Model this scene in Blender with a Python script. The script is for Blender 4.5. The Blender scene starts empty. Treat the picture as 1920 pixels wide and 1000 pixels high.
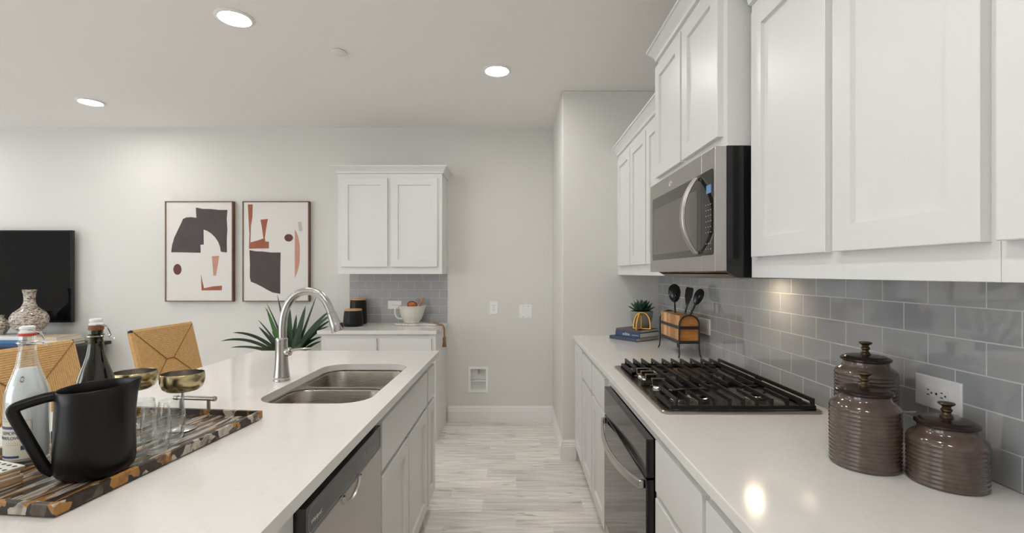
import bpy, bmesh, math, random
from mathutils import Vector, Matrix
random.seed(7)
SC = bpy.context.scene
C = SC.collection
PI = math.pi

# ------------------------------------------------------------------ camera, world, exposure
cam = bpy.data.cameras.new('camera')
camo = bpy.data.objects.new('camera', cam)
C.objects.link(camo)
EYE = 1.40
F = 890.0                                    # focal length in pixels of the 1920 wide frame
camo.location = (0, 0, EYE)
camo.rotation_euler = (PI / 2, 0, 0)
cam.sensor_width = 36.0
cam.lens = 36.0 * F / 1920.0
cam.shift_x = -7.0 / 1920.0
cam.shift_y = 12.0 / 1920.0
cam.clip_start = 0.02
SC.camera = camo

world = bpy.data.worlds.new('world')
SC.world = world
world.use_nodes = True
bg = world.node_tree.nodes['Background']
bg.inputs[0].default_value = (0.86, 0.93, 1.0, 1)
bg.inputs[1].default_value = 4.3
vs = SC.view_settings
vs.view_transform = 'Standard'
vs.look = 'None'
vs.gamma = 1.0
vs.use_curve_mapping = False
vs.exposure = 0.12
SC.cycles.max_bounces = 14
SC.cycles.diffuse_bounces = 6
SC.cycles.glossy_bounces = 6
SC.cycles.transmission_bounces = 14
CAN_STRENGTH = 122.0                         # ceiling downlights
LAMP_STRENGTH = 75.0                         # lamp under the microwave

def portal(loc, rot, sx, sy):
    l = bpy.data.lights.new('daylight_portal', 'AREA')
    l.shape = 'RECTANGLE'
    l.size = sx
    l.size_y = sy
    l.cycles.is_portal = True
    o = bpy.data.objects.new('daylight_portal', l)
    C.objects.link(o)
    o.location = loc
    o.rotation_euler = rot
portal((-5.5, -2.85, 1.35), (PI / 2, 0, 0), 2.2, 2.1)
portal((-7.05, -1.4, 1.35), (0, -PI / 2, 0), 2.1, 2.2)
portal((-7.05, 3.1, 1.4), (0, -PI / 2, 0), 1.6, 0.9)

# ------------------------------------------------------------------ materials
def srgb(r, g, b):
    def f(c):
        c /= 255.0
        return c / 12.92 if c <= 0.04045 else ((c + 0.055) / 1.055) ** 2.4
    return (f(r), f(g), f(b), 1.0)

class Nodes:
    def __init__(self, name):
        self.m = bpy.data.materials.new(name)
        self.m.use_nodes = True
        self.nt = self.m.node_tree
        self.b = self.nt.nodes['Principled BSDF']
    def n(self, typ, props=None, **ins):
        nd = self.nt.nodes.new(typ)
        for k, v in (props or {}).items():
            setattr(nd, k, v)
        for k, v in ins.items():
            self.put(nd, k, v)
        return nd
    def put(self, nd, k, v):
        key = int(k[1:]) if (k[0] == 'i' and k[1:].isdigit()) else k.replace('_', ' ')
        sock = nd.inputs[key]
        if isinstance(v, bpy.types.NodeSocket):
            self.nt.links.new(v, sock)
        else:
            sock.default_value = v
    def math(self, op, a, b=0.0, c=0.0):
        nd = self.n('ShaderNodeMath', {'operation': op}, i0=a, i1=b)
        self.put(nd, 'i2', c)
        return nd.outputs[0]
    def ramp(self, fac, stops, interp='LINEAR'):
        nd = self.n('ShaderNodeValToRGB', None, i0=fac)
        cr = nd.color_ramp
        cr.interpolation = interp
        while len(cr.elements) < len(stops):
            cr.elements.new(0.5)
        for e, (p, c) in zip(cr.elements, stops):
            e.position = p
            e.color = c
        return nd.outputs[0]
    def mix(self, fac, a, b):
        nd = self.n('ShaderNodeMix', {'data_type': 'RGBA'})
        for k, v in ((0, fac), (6, a), (7, b)):
            if isinstance(v, bpy.types.NodeSocket):
                self.nt.links.new(v, nd.inputs[k])
            else:
                nd.inputs[k].default_value = v
        return nd.outputs[2]
    def bump(self, h, strength=0.2, dist=0.002):
        nd = self.n('ShaderNodeBump', None, Strength=strength, Distance=dist, Height=h)
        self.nt.links.new(nd.outputs[0], self.b.inputs['Normal'])
    def obj(self):
        return self.n('ShaderNodeTexCoord').outputs['Object']
    def xyz(self):
        s = self.n('ShaderNodeSeparateXYZ', None, i0=self.obj())
        return s.outputs[0], s.outputs[1], s.outputs[2]
    def set(self, **kw):
        for k, v in kw.items():
            self.put(self.b, k, v)
        return self

def plain(name, col, rough=0.5, metal=0.0, **kw):
    q = Nodes(name)
    q.set(Base_Color=col, Roughness=rough, Metallic=metal)
    for k, v in kw.items():
        q.put(q.b, k, v)
    return q.m

def paint(name, col, rough, scale, strength):
    q = Nodes(name)
    nz = q.n('ShaderNodeTexNoise', None, Vector=q.obj(), Scale=scale, Detail=3.0)
    q.set(Base_Color=col, Roughness=rough)
    q.bump(nz.outputs[0], strength, 0.002)
    return q.m

M = {}
M['wall'] = paint('wall paint', (0.68, 0.670, 0.638, 1), 0.75, 130.0, 0.10)
M['ceiling'] = paint('ceiling paint', (0.84, 0.825, 0.80, 1), 0.85, 110.0, 0.10)
M['trim'] = plain('white trim paint', (0.80, 0.80, 0.785, 1), 0.38)
M['cabinet'] = plain('white cabinet paint', (0.70, 0.70, 0.685, 1), 0.36)
M['plastic'] = plain('white plastic', (0.82, 0.82, 0.81, 1), 0.3)
M['slot'] = plain('dark slot', (0.03, 0.03, 0.03, 1), 0.6)
M['black'] = plain('black matte', (0.012, 0.012, 0.013, 1), 0.38)
M['iron'] = plain('cast iron', (0.012, 0.0115, 0.011, 1), 0.45, 0.0, Specular_IOR_Level=0.4)
M['wrought'] = plain('wrought iron', (0.02, 0.02, 0.021, 1), 0.45)
M['gloss_black'] = plain('glossy black', (0.008, 0.008, 0.009, 1), 0.12)
M['ceramic_black'] = plain('satin black ceramic', (0.007, 0.0065, 0.006, 1), 0.32, 0.0, Specular_IOR_Level=0.25)
M['screen'] = plain('screen glass', (0.004, 0.004, 0.005, 1), 0.06, 0.0, Specular_IOR_Level=0.25)
M['glass_black'] = plain('black oven glass', (0.006, 0.006, 0.006, 1), 0.05, 0.0, Specular_IOR_Level=0.6)
M['brass'] = plain('brushed brass', (0.50, 0.41, 0.235, 1), 0.22, 1.0)
M['lining'] = plain('grey metal lining', (0.36, 0.33, 0.30, 1), 0.3, 1.0)
M['gold'] = plain('gold tube', (0.75, 0.42, 0.10, 1), 0.28, 1.0)
M['bronze'] = plain('aged bronze', (0.11, 0.075, 0.042, 1), 0.32, 0.8)
M['chrome'] = plain('chrome', (0.75, 0.75, 0.75, 1), 0.10, 1.0)
M['nickel'] = plain('satin nickel', (0.50, 0.485, 0.47, 1), 0.25, 1.0)
M['red'] = plain('red rubber', (0.55, 0.04, 0.03, 1), 0.4)
M['cork'] = plain('brown collar', (0.22, 0.08, 0.03, 1), 0.6)
M['porcelain'] = plain('white porcelain', (0.82, 0.82, 0.80, 1), 0.12)
M['stoneware'] = plain('cream stoneware', (0.66, 0.63, 0.57, 1), 0.25)
M['concrete'] = paint('grey concrete', (0.27, 0.26, 0.255, 1), 0.7, 60.0, 0.2)
M['pages'] = plain('book pages', (0.72, 0.68, 0.60, 1), 0.8)
M['navy'] = plain('navy cover', (0.03, 0.07, 0.16, 1), 0.4)
M['blue'] = plain('blue cover', (0.04, 0.16, 0.33, 1), 0.4)
M['slate'] = plain('dark navy cover', (0.045, 0.065, 0.11, 1), 0.45)
M['plum'] = plain('dark plum cover', (0.10, 0.075, 0.085, 1), 0.45)
M['cream'] = plain('cream cover', (0.60, 0.50, 0.36, 1), 0.5)
M['white_cover'] = plain('white cover', (0.72, 0.72, 0.70, 1), 0.5)
M['charcoal'] = plain('charcoal cover', (0.04, 0.04, 0.045, 1), 0.5)
M['ink_white'] = plain('white ink', (0.8, 0.8, 0.8, 1), 0.5)
M['ink_blue'] = plain('navy ink', (0.03, 0.05, 0.14, 1), 0.5)
M['ink_red'] = plain('red ink', (0.5, 0.08, 0.08, 1), 0.5)
M['ink_grey'] = plain('grey ink', (0.28, 0.29, 0.30, 1), 0.4)
M['label'] = plain('cream paper label', (0.66, 0.63, 0.52, 1), 0.6)
M['amber'] = plain('amber brown', (0.45, 0.10, 0.02, 1), 0.25)
M['soil'] = plain('soil', (0.03, 0.022, 0.015, 1), 0.9)
M['art_white'] = plain('canvas white', (0.70, 0.675, 0.645, 1), 0.7)
def wash(name, c, k):
    q = Nodes(name)
    nz = q.n('ShaderNodeTexNoise', None, Vector=q.obj(), Scale=9.0, Detail=4.0)
    q.set(Base_Color=q.mix(nz.outputs[0], c, tuple(min(1, x * k) for x in c[:3]) + (1,)), Roughness=0.8)
    return q.m
M['art_dark'] = wash('umber paint', (0.050, 0.040, 0.040, 1), 1.9)
M['art_rust'] = wash('rust paint', (0.26, 0.085, 0.045, 1), 1.5)
M['art_pink'] = wash('clay pink paint', (0.46, 0.24, 0.18, 1), 1.3)
M['art_maroon'] = wash('maroon paint', (0.10, 0.035, 0.028, 1), 1.5)
M['art_grey'] = plain('pale grey paint', (0.50, 0.48, 0.44, 1), 0.8)

def emit(name, col, s, base=0.8):
    q = Nodes(name)
    q.set(Base_Color=(base, base, base, 1), Emission_Color=col, Emission_Strength=s)
    return q.m
M['can_lens'] = emit('lit downlight lens', (1.0, 0.975, 0.94, 1), CAN_STRENGTH)
M['lamp_lens'] = emit('lit cooktop lamp', (1.0, 0.80, 0.55, 1), LAMP_STRENGTH)
M['reflection_tint'] = plain('tinted oven window', (.11, .10, .088, 1), .10)  # paler base colour stands in for the reflection in the inner window
M['smoked'] = plain('smoked window glass', (.036, .032, .028, 1), .06, 0.0, Specular_IOR_Level=0.6)
M['display'] = emit('lit display', (0.12, 0.30, 0.55, 1), 0.6, 0.02)

def steel(name, col, rough, along, aniso=0.02):
    q = Nodes(name)
    mp = q.n('ShaderNodeMapping', None, Vector=q.obj(), Scale=along)
    nz = q.n('ShaderNodeTexNoise', None, Vector=mp.outputs[0], Scale=1.0, Detail=2.0)
    q.set(Base_Color=col, Metallic=1.0,
          Roughness=q.math('MULTIPLY_ADD', nz.outputs[0], 0.12, rough - 0.06))
    q.bump(nz.outputs[0], aniso, 0.001)
    return q.m
M['steel'] = steel('brushed steel', (0.50, 0.47, 0.435, 1), 0.30, (900, 6, 900))
M['steel_door'] = steel('brushed steel door', (0.50, 0.475, 0.46, 1), 0.34, (900, 6, 900))
M['sink_steel'] = steel('sink steel', (0.31, 0.28, 0.25, 1), 0.28, (8, 8, 500), 0.004)
M['pan_steel'] = plain('cooktop steel', (0.36, 0.315, 0.275, 1), 0.22, 1.0)
M['knob'] = plain('knob metal', (0.34, 0.285, 0.24, 1), 0.16, 1.0)

def quartz():
    q = Nodes('white quartz')
    nz = q.n('ShaderNodeTexNoise', None, Vector=q.obj(), Scale=3.2, Detail=8.0, Roughness=0.6, Distortion=1.6)
    v = q.ramp(nz.outputs[0], [(0.0, (0, 0, 0, 1)), (0.487, (0, 0, 0, 1)), (0.5, (1, 1, 1, 1)),
                               (0.513, (0, 0, 0, 1))])
    n2 = q.n('ShaderNodeTexNoise', None, Vector=q.obj(), Scale=5.0, Detail=2.0)
    f = q.math('MULTIPLY', v, q.math('MULTIPLY', n2.outputs[0], 0.22))
    q.set(Base_Color=q.mix(f, (0.735, 0.716, 0.685, 1), (0.48, 0.47, 0.44, 1)), Roughness=0.13)
    return q.m
M['quartz'] = quartz()

def tile(name, horiz, x0):
    q = Nodes(name)
    x, y, z = q.xyz()
    u = q.math('SUBTRACT', x if horiz == 'x' else y, x0 - 40 * 0.1535)
    v = q.math('SUBTRACT', z, 0.932)
    vec = q.n('ShaderNodeCombineXYZ', None, i0=u, i1=v, i2=0.0).outputs[0]
    br = q.n('ShaderNodeTexBrick', {'offset': 0.5, 'offset_frequency': 2, 'squash': 1.0}, Vector=vec,
             Color1=(0.345, 0.352, 0.364, 1), Color2=(0.375, 0.380, 0.390, 1), Mortar=(0.62, 0.61, 0.59, 1),
             Scale=1.0, Mortar_Size=0.0017, Mortar_Smooth=0.15, Bias=0.0, Brick_Width=0.1535, Row_Height=0.0773)
    nz = q.n('ShaderNodeTexNoise', None, Vector=q.obj(), Scale=9.0, Detail=2.0)
    rg = q.math('MULTIPLY_ADD', br.outputs['Fac'], 0.5, 0.035)
    h = q.math('ADD', q.math('MULTIPLY', br.outputs['Fac'], -1.0), q.math('MULTIPLY', nz.outputs[0], 0.35))
    q.set(Base_Color=br.outputs['Color'], Roughness=rg, Specular_IOR_Level=1.0)
    q.bump(h, 0.5, 0.0016)
    return q.m
M['tile_right'] = tile('grey subway tile side', 'y', 1.2366)
M['tile_back'] = tile('grey subway tile back', 'x', -1.487)

def floor_mat():
    q = Nodes('wood look floor tile')
    x, y, z = q.xyz()
    L, W = 0.606, 0.1545
    row = q.math('FLOOR', q.math('DIVIDE', y, W))
    xs = q.math('ADD', q.math('SUBTRACT', x, q.math('MULTIPLY', q.math('SUBTRACT', 23.0, row), 0.202)), L * 60)
    uu = q.math('DIVIDE', xs, L)
    col = q.math('FLOOR', uu)
    fu = q.math('MULTIPLY', q.math('FRACT', uu), L)
    fv = q.math('MULTIPLY', q.math('FRACT', q.math('DIVIDE', y, W)), W)
    du = q.math('MINIMUM', fu, q.math('SUBTRACT', L, fu))
    dv = q.math('MINIMUM', fv, q.math('SUBTRACT', W, fv))
    g = q.math('LESS_THAN', q.math('MINIMUM', du, dv), 0.0016)
    idv = q.n('ShaderNodeCombineXYZ', None, i0=row, i1=col, i2=3.0).outputs[0]
    wn = q.n('ShaderNodeTexWhiteNoise', {'noise_dimensions': '3D'}, Vector=idv)
    sep = q.n('ShaderNodeSeparateColor', None, i0=wn.outputs['Color'])
    sx = q.math('ADD', x, q.math('MULTIPLY', sep.outputs[0], 37.0))
    sy = q.math('ADD', y, q.math('MULTIPLY', sep.outputs[1], 19.0))
    gv = q.n('ShaderNodeCombineXYZ', None, i0=q.math('MULTIPLY', sx, 3.0), i1=q.math('MULTIPLY', sy, 34.0),
             i2=sep.outputs[2]).outputs[0]
    n1 = q.n('ShaderNodeTexNoise', None, Vector=gv, Scale=1.0, Detail=6.0, Roughness=0.62, Distortion=0.5)
    base = q.ramp(n1.outputs[0], [(0.25, (0.29, 0.265, 0.24, 1)), (0.41, (0.56, 0.525, 0.49, 1)),
                                  (0.58, (0.68, 0.645, 0.605, 1)), (0.78, (0.80, 0.765, 0.725, 1))])
    gv2 = q.n('ShaderNodeCombineXYZ', None, i0=q.math('MULTIPLY', sx, 7.0), i1=q.math('MULTIPLY', sy, 24.0),
              i2=sep.outputs[1]).outputs[0]
    n2 = q.n('ShaderNodeTexNoise', None, Vector=gv2, Scale=1.0, Detail=3.0)
    kn = q.ramp(n2.outputs[0], [(0.0, (1, 1, 1, 1)), (0.26, (0.8, 0.8, 0.8, 1)), (0.36, (0, 0, 0, 1))])
    base = q.mix(kn, base, (0.34, 0.30, 0.265, 1))
    tone = q.math('MULTIPLY_ADD', sep.outputs[2], 0.24, 1.08)
    wood_col = base
    base = q.n('ShaderNodeMix', {'data_type': 'RGBA', 'blend_type': 'MULTIPLY'})
    q.nt.links.new(wood_col, base.inputs[6])
    base.inputs[0].default_value = 1.0
    q.nt.links.new(q.n('ShaderNodeCombineColor', None, i0=tone, i1=tone, i2=tone).outputs[0], base.inputs[7])
    q.set(Base_Color=q.mix(g, base.outputs[2], (0.78, 0.76, 0.73, 1)), Roughness=0.42)
    q.bump(q.math('MULTIPLY', g, -1.0), 0.3, 0.001)
    return q.m
M['floor'] = floor_mat()

def wood(name, c1, c2, sc, rough=0.45):
    q = Nodes(name)
    mp = q.n('ShaderNodeMapping', None, Vector=q.obj(), Scale=sc)
    nz = q.n('ShaderNodeTexNoise', None, Vector=mp.outputs[0], Scale=1.0, Detail=5.0, Distortion=0.6)
    q.set(Base_Color=q.ramp(nz.outputs[0], [(0.3, c1), (0.7, c2)]), Roughness=rough)
    return q.m
M['walnut'] = wood('walnut frame', (0.09, 0.042, 0.020, 1), (0.20, 0.10, 0.05, 1), (20, 20, 4))
M['acacia'] = wood('honey wood', (0.40, 0.145, 0.030, 1), (0.66, 0.30, 0.085, 1), (9, 9, 40))
M['bamboo'] = wood('pale wood', (0.50, 0.27, 0.11, 1), (0.62, 0.37, 0.17, 1), (6, 40, 40))
M['espresso'] = wood('espresso wood', (0.012, 0.009, 0.008, 1), (0.03, 0.02, 0.016, 1), (6, 30, 30))

def strip_wood():
    q = Nodes('laminated wood strips')
    x, y, z = q.xyz()
    cell = q.math('FLOOR', q.math('MULTIPLY', y, 34.0))
    wn = q.n('ShaderNodeTexWhiteNoise', {'noise_dimensions': '1D'}, W=cell)
    mp = q.n('ShaderNodeMapping', None, Vector=q.obj(), Scale=(60, 60, 8))
    nz = q.n('ShaderNodeTexNoise', None, Vector=mp.outputs[0], Scale=1.0, Detail=4.0)
    f = q.math('ADD', q.math('MULTIPLY', wn.outputs[0], 0.75), q.math('MULTIPLY', nz.outputs[0], 0.3))
    q.set(Base_Color=q.ramp(f, [(0.1, (0.36, 0.15, 0.045, 1)), (0.5, (0.55, 0.29, 0.11, 1)), (0.95, (0.72, 0.48, 0.24, 1))]),
          Roughness=0.45)
    return q.m
M['strips'] = strip_wood()

def horn(name, sc, wob):
    q = Nodes(name)
    mp = q.n('ShaderNodeMapping', None, Vector=q.obj(), Scale=sc)
    nz = q.n('ShaderNodeTexNoise', None, Vector=mp.outputs[0], Scale=1.1, Detail=0.6)
    wv = q.n('ShaderNodeVectorMath', {'operation': 'MULTIPLY_ADD'}, i0=nz.outputs['Color'], i1=(wob, wob, wob), i2=mp.outputs[0])
    vo = q.n('ShaderNodeTexVoronoi', None, Vector=wv.outputs[0], Scale=1.0)
    s = q.n('ShaderNodeSeparateColor', None, i0=vo.outputs['Color'])
    n2 = q.n('ShaderNodeTexNoise', None, Vector=wv.outputs[0], Scale=0.8, Detail=3.0, Distortion=0.5)
    dark, cream = (0.032, 0.025, 0.021, 1), (0.46, 0.41, 0.34, 1)
    amber, taupe = (0.36, 0.17, 0.045, 1), (0.11, 0.085, 0.068, 1)
    c = q.ramp(s.outputs[0], [(0.0, dark), (0.32, taupe), (0.46, cream), (0.70, dark), (0.76, amber)], 'CONSTANT')
    f = q.ramp(n2.outputs[0], [(0.46, (0, 0, 0, 1)), (0.66, (0.9, 0.9, 0.9, 1))])
    q.set(Base_Color=q.mix(f, c, (0.05, 0.033, 0.022, 1)), Roughness=0.2, Specular_IOR_Level=0.3)
    return q.m
M['horn'] = horn('horn mosaic', (95, 13, 20), 0.9)
M['horn_rim'] = horn('horn mosaic rim', (34, 34, 26), 1.2)

def weave():
    q = Nodes('woven paper cord')
    uv = q.n('ShaderNodeTexCoord').outputs['UV']
    s = q.n('ShaderNodeSeparateXYZ', None, i0=uv)
    st = q.math('SINE', q.math('MULTIPLY', s.outputs[0], 2 * PI * 100))
    nz = q.n('ShaderNodeTexNoise', None, Vector=q.obj(), Scale=70.0, Detail=2.0)
    f = q.math('MULTIPLY_ADD', st, 0.11, q.math('MULTIPLY_ADD', nz.outputs[0], 0.35, 0.33))
    q.set(Base_Color=q.ramp(f, [(0.25, (0.34, 0.18, 0.06, 1)), (0.5, (0.60, 0.365, 0.145, 1)), (0.75, (0.70, 0.455, 0.20, 1))]),
          Roughness=0.75)
    q.bump(st, 0.4, 0.002)
    return q.m
M['weave'] = weave()
M['seam'] = plain('braided cord seam', (0.30, 0.155, 0.05, 1), 0.8)

def rope():
    q = Nodes('jute rope')
    nz = q.n('ShaderNodeTexNoise', None, Vector=q.obj(), Scale=180.0, Detail=2.0)
    q.set(Base_Color=q.ramp(nz.outputs[0], [(0.3, (0.20, 0.10, 0.035, 1)), (0.7, (0.38, 0.22, 0.09, 1))]), Roughness=0.9)
    q.bump(nz.outputs[0], 0.5, 0.002)
    return q.m
M['rope'] = rope()

def marble():
    q = Nodes('pale marble')
    nz = q.n('ShaderNodeTexNoise', None, Vector=q.obj(), Scale=14.0, Detail=6.0, Distortion=2.0)
    q.set(Base_Color=q.ramp(nz.outputs[0], [(0.35, (0.42, 0.41, 0.40, 1)), (0.5, (0.60, 0.59, 0.57, 1))]), Roughness=0.25)
    return q.m
M['marble'] = marble()

def glaze():
    q = Nodes('taupe glaze')
    nz = q.n('ShaderNodeTexNoise', None, Vector=q.obj(), Scale=40.0, Detail=4.0)
    q.set(Base_Color=q.ramp(nz.outputs[0], [(0.3, (0.070, 0.046, 0.037, 1)), (0.7, (0.105, 0.073, 0.060, 1))]), Roughness=0.14,
          Coat_Weight=0.5, Coat_Roughness=0.05)
    return q.m
M['glaze'] = glaze()
M['lid'] = wood('dark lid wood', (0.010, 0.005, 0.0035, 1), (0.022, 0.011, 0.007, 1), (30, 30, 30), 0.22)

def mosaic():
    q = Nodes('shell mosaic')
    mp = q.n('ShaderNodeMapping', None, Vector=q.obj(), Scale=(75, 75, 260))
    vo = q.n('ShaderNodeTexVoronoi', None, Vector=mp.outputs[0], Scale=1.0)
    s = q.n('ShaderNodeSeparateColor', None, i0=vo.outputs['Color'])
    c = q.ramp(s.outputs[0], [(0.0, (0.05, 0.030, 0.020, 1)), (0.3, (0.20, 0.14, 0.10, 1)), (0.55, (0.50, 0.44, 0.37, 1)),
                              (0.9, (0.62, 0.57, 0.50, 1))])
    q.set(Base_Color=c, Roughness=0.18)
    return q.m
M['mosaic'] = mosaic()

def leafmat(name, c1, c2):
    q = Nodes(name)
    nz = q.n('ShaderNodeTexNoise', None, Vector=q.obj(), Scale=9.0, Detail=2.0)
    q.set(Base_Color=q.mix(nz.outputs[0], c1, c2), Roughness=0.4)
    return q.m
M['leaf'] = leafmat('dark strap leaf', (0.008, 0.022, 0.010, 1), (0.028, 0.065, 0.022, 1))
M['leaf_bright'] = leafmat('bright strap leaf', (0.03, 0.11, 0.02, 1), (0.05, 0.16, 0.03, 1))
M['succulent'] = leafmat('succulent leaf', (0.02, 0.06, 0.035, 1), (0.06, 0.14, 0.08, 1))

def glass(name, col, refl=0.0):
    """thin clear glass: fresnel mix of see-through and mirror reflection"""
    q = Nodes(name)
    tr = q.n('ShaderNodeBsdfTransparent', None, Color=col)
    gl = q.n('ShaderNodeBsdfGlossy', None, Color=(1, 1, 1, 1), Roughness=0.01)
    fc = q.n('ShaderNodeLayerWeight', None, Blend=0.5).outputs['Facing']
    fr = q.math('MULTIPLY_ADD', q.math('POWER', fc, 3.6), 0.85, 0.055 + refl)
    mx = q.n('ShaderNodeMixShader', None, i0=fr)
    q.nt.links.new(tr.outputs[0], mx.inputs[1])
    q.nt.links.new(gl.outputs[0], mx.inputs[2])
    q.nt.links.new(mx.outputs[0], q.nt.nodes['Material Output'].inputs['Surface'])
    return q.m
M['glass'] = glass('clear glass', (0.965, 0.975, 0.975, 1))
M['glass_olive'] = glass('olive bottle glass', (0.34, 0.32, 0.15, 1))
M['acrylic'] = glass('clear acrylic', (0.93, 0.93, 0.93, 1), 0.03)
M['liquid'] = plain('cloudy lemonade', (0.74, 0.76, 0.77, 1), 0.3)
M['wine'] = plain('dark drink', (0.012, 0.012, 0.014, 1), 0.1)

# ------------------------------------------------------------------ mesh helpers
class MB:
    """collects shapes; build() links them as ONE mesh object"""
    def __init__(self):
        self.bm = bmesh.new()
        self.mi = 0
    def face(self, vs):
        try:
            f = self.bm.faces.new(vs)
            f.material_index = self.mi
            return f
        except ValueError:
            return None
    def loft(self, loops, cap0=True, cap1=True, closed=True):
        rows = [[self.bm.verts.new(p) for p in lp] for lp in loops]
        n = len(rows[0])
        for a, b in zip(rows, rows[1:]):
            for i in range(n if closed else n - 1):
                j = (i + 1) % n
                self.face((a[i], a[j], b[j], b[i]))
        if cap0 and n > 2:
            self.face(rows[0][::-1])
        if cap1 and n > 2:
            self.face(rows[-1])
        return rows
    def box(self, x0, x1, y0, y1, z0, z1, P=None):
        P = P or (lambda u, v, w: (u, v, w))
        lo = [P(x0, y0, z0), P(x1, y0, z0), P(x1, y1, z0), P(x0, y1, z0)]
        hi = [P(x0, y0, z1), P(x1, y0, z1), P(x1, y1, z1), P(x0, y1, z1)]
        self.loft([lo, hi])
        return self
    def prism(self, poly, w0, w1, P=None):
        P = P or (lambda u, v, w: (u, v, w))
        self.loft([[P(u, v, w0) for u, v in poly], [P(u, v, w1) for u, v in poly]])
        return self
    def lathe(self, prof, c=(0, 0, 0), seg=40, M4=None):
        rows = []
        for r, z in prof:
            if r < 1e-6:
                p = Vector((0, 0, z))
                rows.append([p])
            else:
                rows.append([Vector((r * math.cos(2 * PI * i / seg), r * math.sin(2 * PI * i / seg), z)) for i in range(seg)])
        vr = []
        for row in rows:
            vr.append([self.bm.verts.new((M4 @ p if M4 else p + Vector(c))) for p in row])
        for a, b in zip(vr, vr[1:]):
            for i in range(seg):
                j = (i + 1) % seg
                if len(a) == 1 and len(b) == 1:
                    continue
                if len(a) == 1:
                    self.face((a[0], b[j], b[i]))
                elif len(b) == 1:
                    self.face((a[i], a[j], b[0]))
                else:
                    self.face((a[i], a[j], b[j], b[i]))
        return self
    def tube(self, pts, r, seg=12, cap=True, closed=False, flat=1.0):
        pts = [Vector(p) for p in pts]
        n = len(pts)
        rr = r if isinstance(r, (list, tuple)) else [r] * n
        t0 = (pts[1] - pts[0]).normalized()
        up = Vector((0, 0, 1)) if abs(t0.z) < 0.9 else Vector((1, 0, 0))
        nrm = (up - t0 * up.dot(t0)).normalized()
        loops = []
        for i, p in enumerate(pts):
            if closed:
                t = (pts[(i + 1) % n] - pts[i - 1]).normalized()
            elif i == 0:
                t = t0
            elif i == n - 1:
                t = (pts[-1] - pts[-2]).normalized()
            else:
                t = ((pts[i + 1] - p).normalized() + (p - pts[i - 1]).normalized()).normalized()
            nrm = (nrm - t * nrm.dot(t)).normalized()
            bn = t.cross(nrm)
            loops.append([p + (nrm * math.cos(2 * PI * k / seg) * flat + bn * math.sin(2 * PI * k / seg)) * rr[i] for k in range(seg)])
        if closed:
            loops.append(loops[0])
            self.loft(loops, False, False)
            bmesh.ops.remove_doubles(self.bm, verts=self.bm.verts, dist=1e-6)
        else:
            self.loft(loops, cap, cap)
        return self
    def slab_with_holes(self, outer, holes, z0, z1):
        """flat slab with openings; outer and holes are 2D loops"""
        def fill(z):
            bm = bmesh.new()
            for lp in [outer] + holes:
                v = [bm.verts.new((x, y, z)) for x, y in lp]
                for i in range(len(v)):
                    bm.edges.new((v[i], v[(i + 1) % len(v)]))
            bmesh.ops.triangle_fill(bm, use_beauty=True, use_dissolve=False, edges=bm.edges)
            out = [[tuple(v.co) for v in f.verts] for f in bm.faces]
            bm.free()
            return out
        cache = {}
        def V(p):
            k = tuple(round(c, 6) for c in p)
            if k not in cache:
                cache[k] = self.bm.verts.new(p)
            return cache[k]
        for z in (z0, z1):
            for tri in fill(z):
                self.face([V(p) for p in tri])
        for lp in [outer] + holes:
            n = len(lp)
            for i in range(n):
                a, b = lp[i], lp[(i + 1) % n]
                self.face((V((*a, z0)), V((*b, z0)), V((*b, z1)), V((*a, z1))))
        return self
    def xf(self, M4):
        bmesh.ops.transform(self.bm, matrix=M4, verts=self.bm.verts)
        return self
    def build(self, name, mats, parent=None, world=True, bevel=0.0, smooth=35, seg=2, origin=None, recalc=True):
        bm = self.bm
        if recalc:
            bmesh.ops.recalc_face_normals(bm, faces=bm.faces)
        off = None
        if parent is not None and world:
            root = parent
            while root.parent:
                root = root.parent
            m = Matrix.Translation(root.location) @ root.rotation_euler.to_matrix().to_4x4()
            bmesh.ops.transform(bm, matrix=m.inverted(), verts=bm.verts)
        elif parent is None and origin is not None:
            off = Vector(origin)
            bmesh.ops.translate(bm, vec=-off, verts=bm.verts)
        me = bpy.data.meshes.new(name)
        bm.to_mesh(me)
        bm.free()
        for m in (mats if isinstance(mats, (list, tuple)) else [mats]):
            me.materials.append(m)
        if smooth:
            me.polygons.foreach_set('use_smooth', [True] * len(me.polygons))
            me.set_sharp_from_angle(angle=math.radians(smooth))
        o = bpy.data.objects.new(name, me)
        C.objects.link(o)
        if off is not None:
            o.location = off
        if parent is not None:
            o.parent = parent
        if bevel:
            b = o.modifiers.new('bevel', 'BEVEL')
            b.width = bevel
            b.segments = seg
            b.limit_method = 'ANGLE'
            b.angle_limit = math.radians(40)
        return o

def thing(name, label, cat, loc=(0, 0, 0), rz=0.0, group=None):
    o = bpy.data.objects.new(name, None)
    C.objects.link(o)
    o.empty_display_size = 0.05
    o.location = loc
    o.rotation_euler = (0, 0, rz)
    return tag(o, label, cat, group)

def tag(o, label, cat, group=None):
    o['label'] = label
    o['category'] = cat
    if group:
        o['group'] = group
    return o

def struct(o, label):
    o['kind'] = 'structure'
    o['label'] = label
    return o

def copy_thing(root, loc, label, rz=None):
    c = root.copy()
    C.objects.link(c)
    c.location = loc
    c['label'] = label
    if rz is not None:
        c.rotation_euler = (0, 0, rz)
    for ch in list(root.children):
        d = ch.copy()
        C.objects.link(d)
        d.parent = c
        for g in list(ch.children):
            e = g.copy()
            C.objects.link(e)
            e.parent = d
    return c

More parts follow.
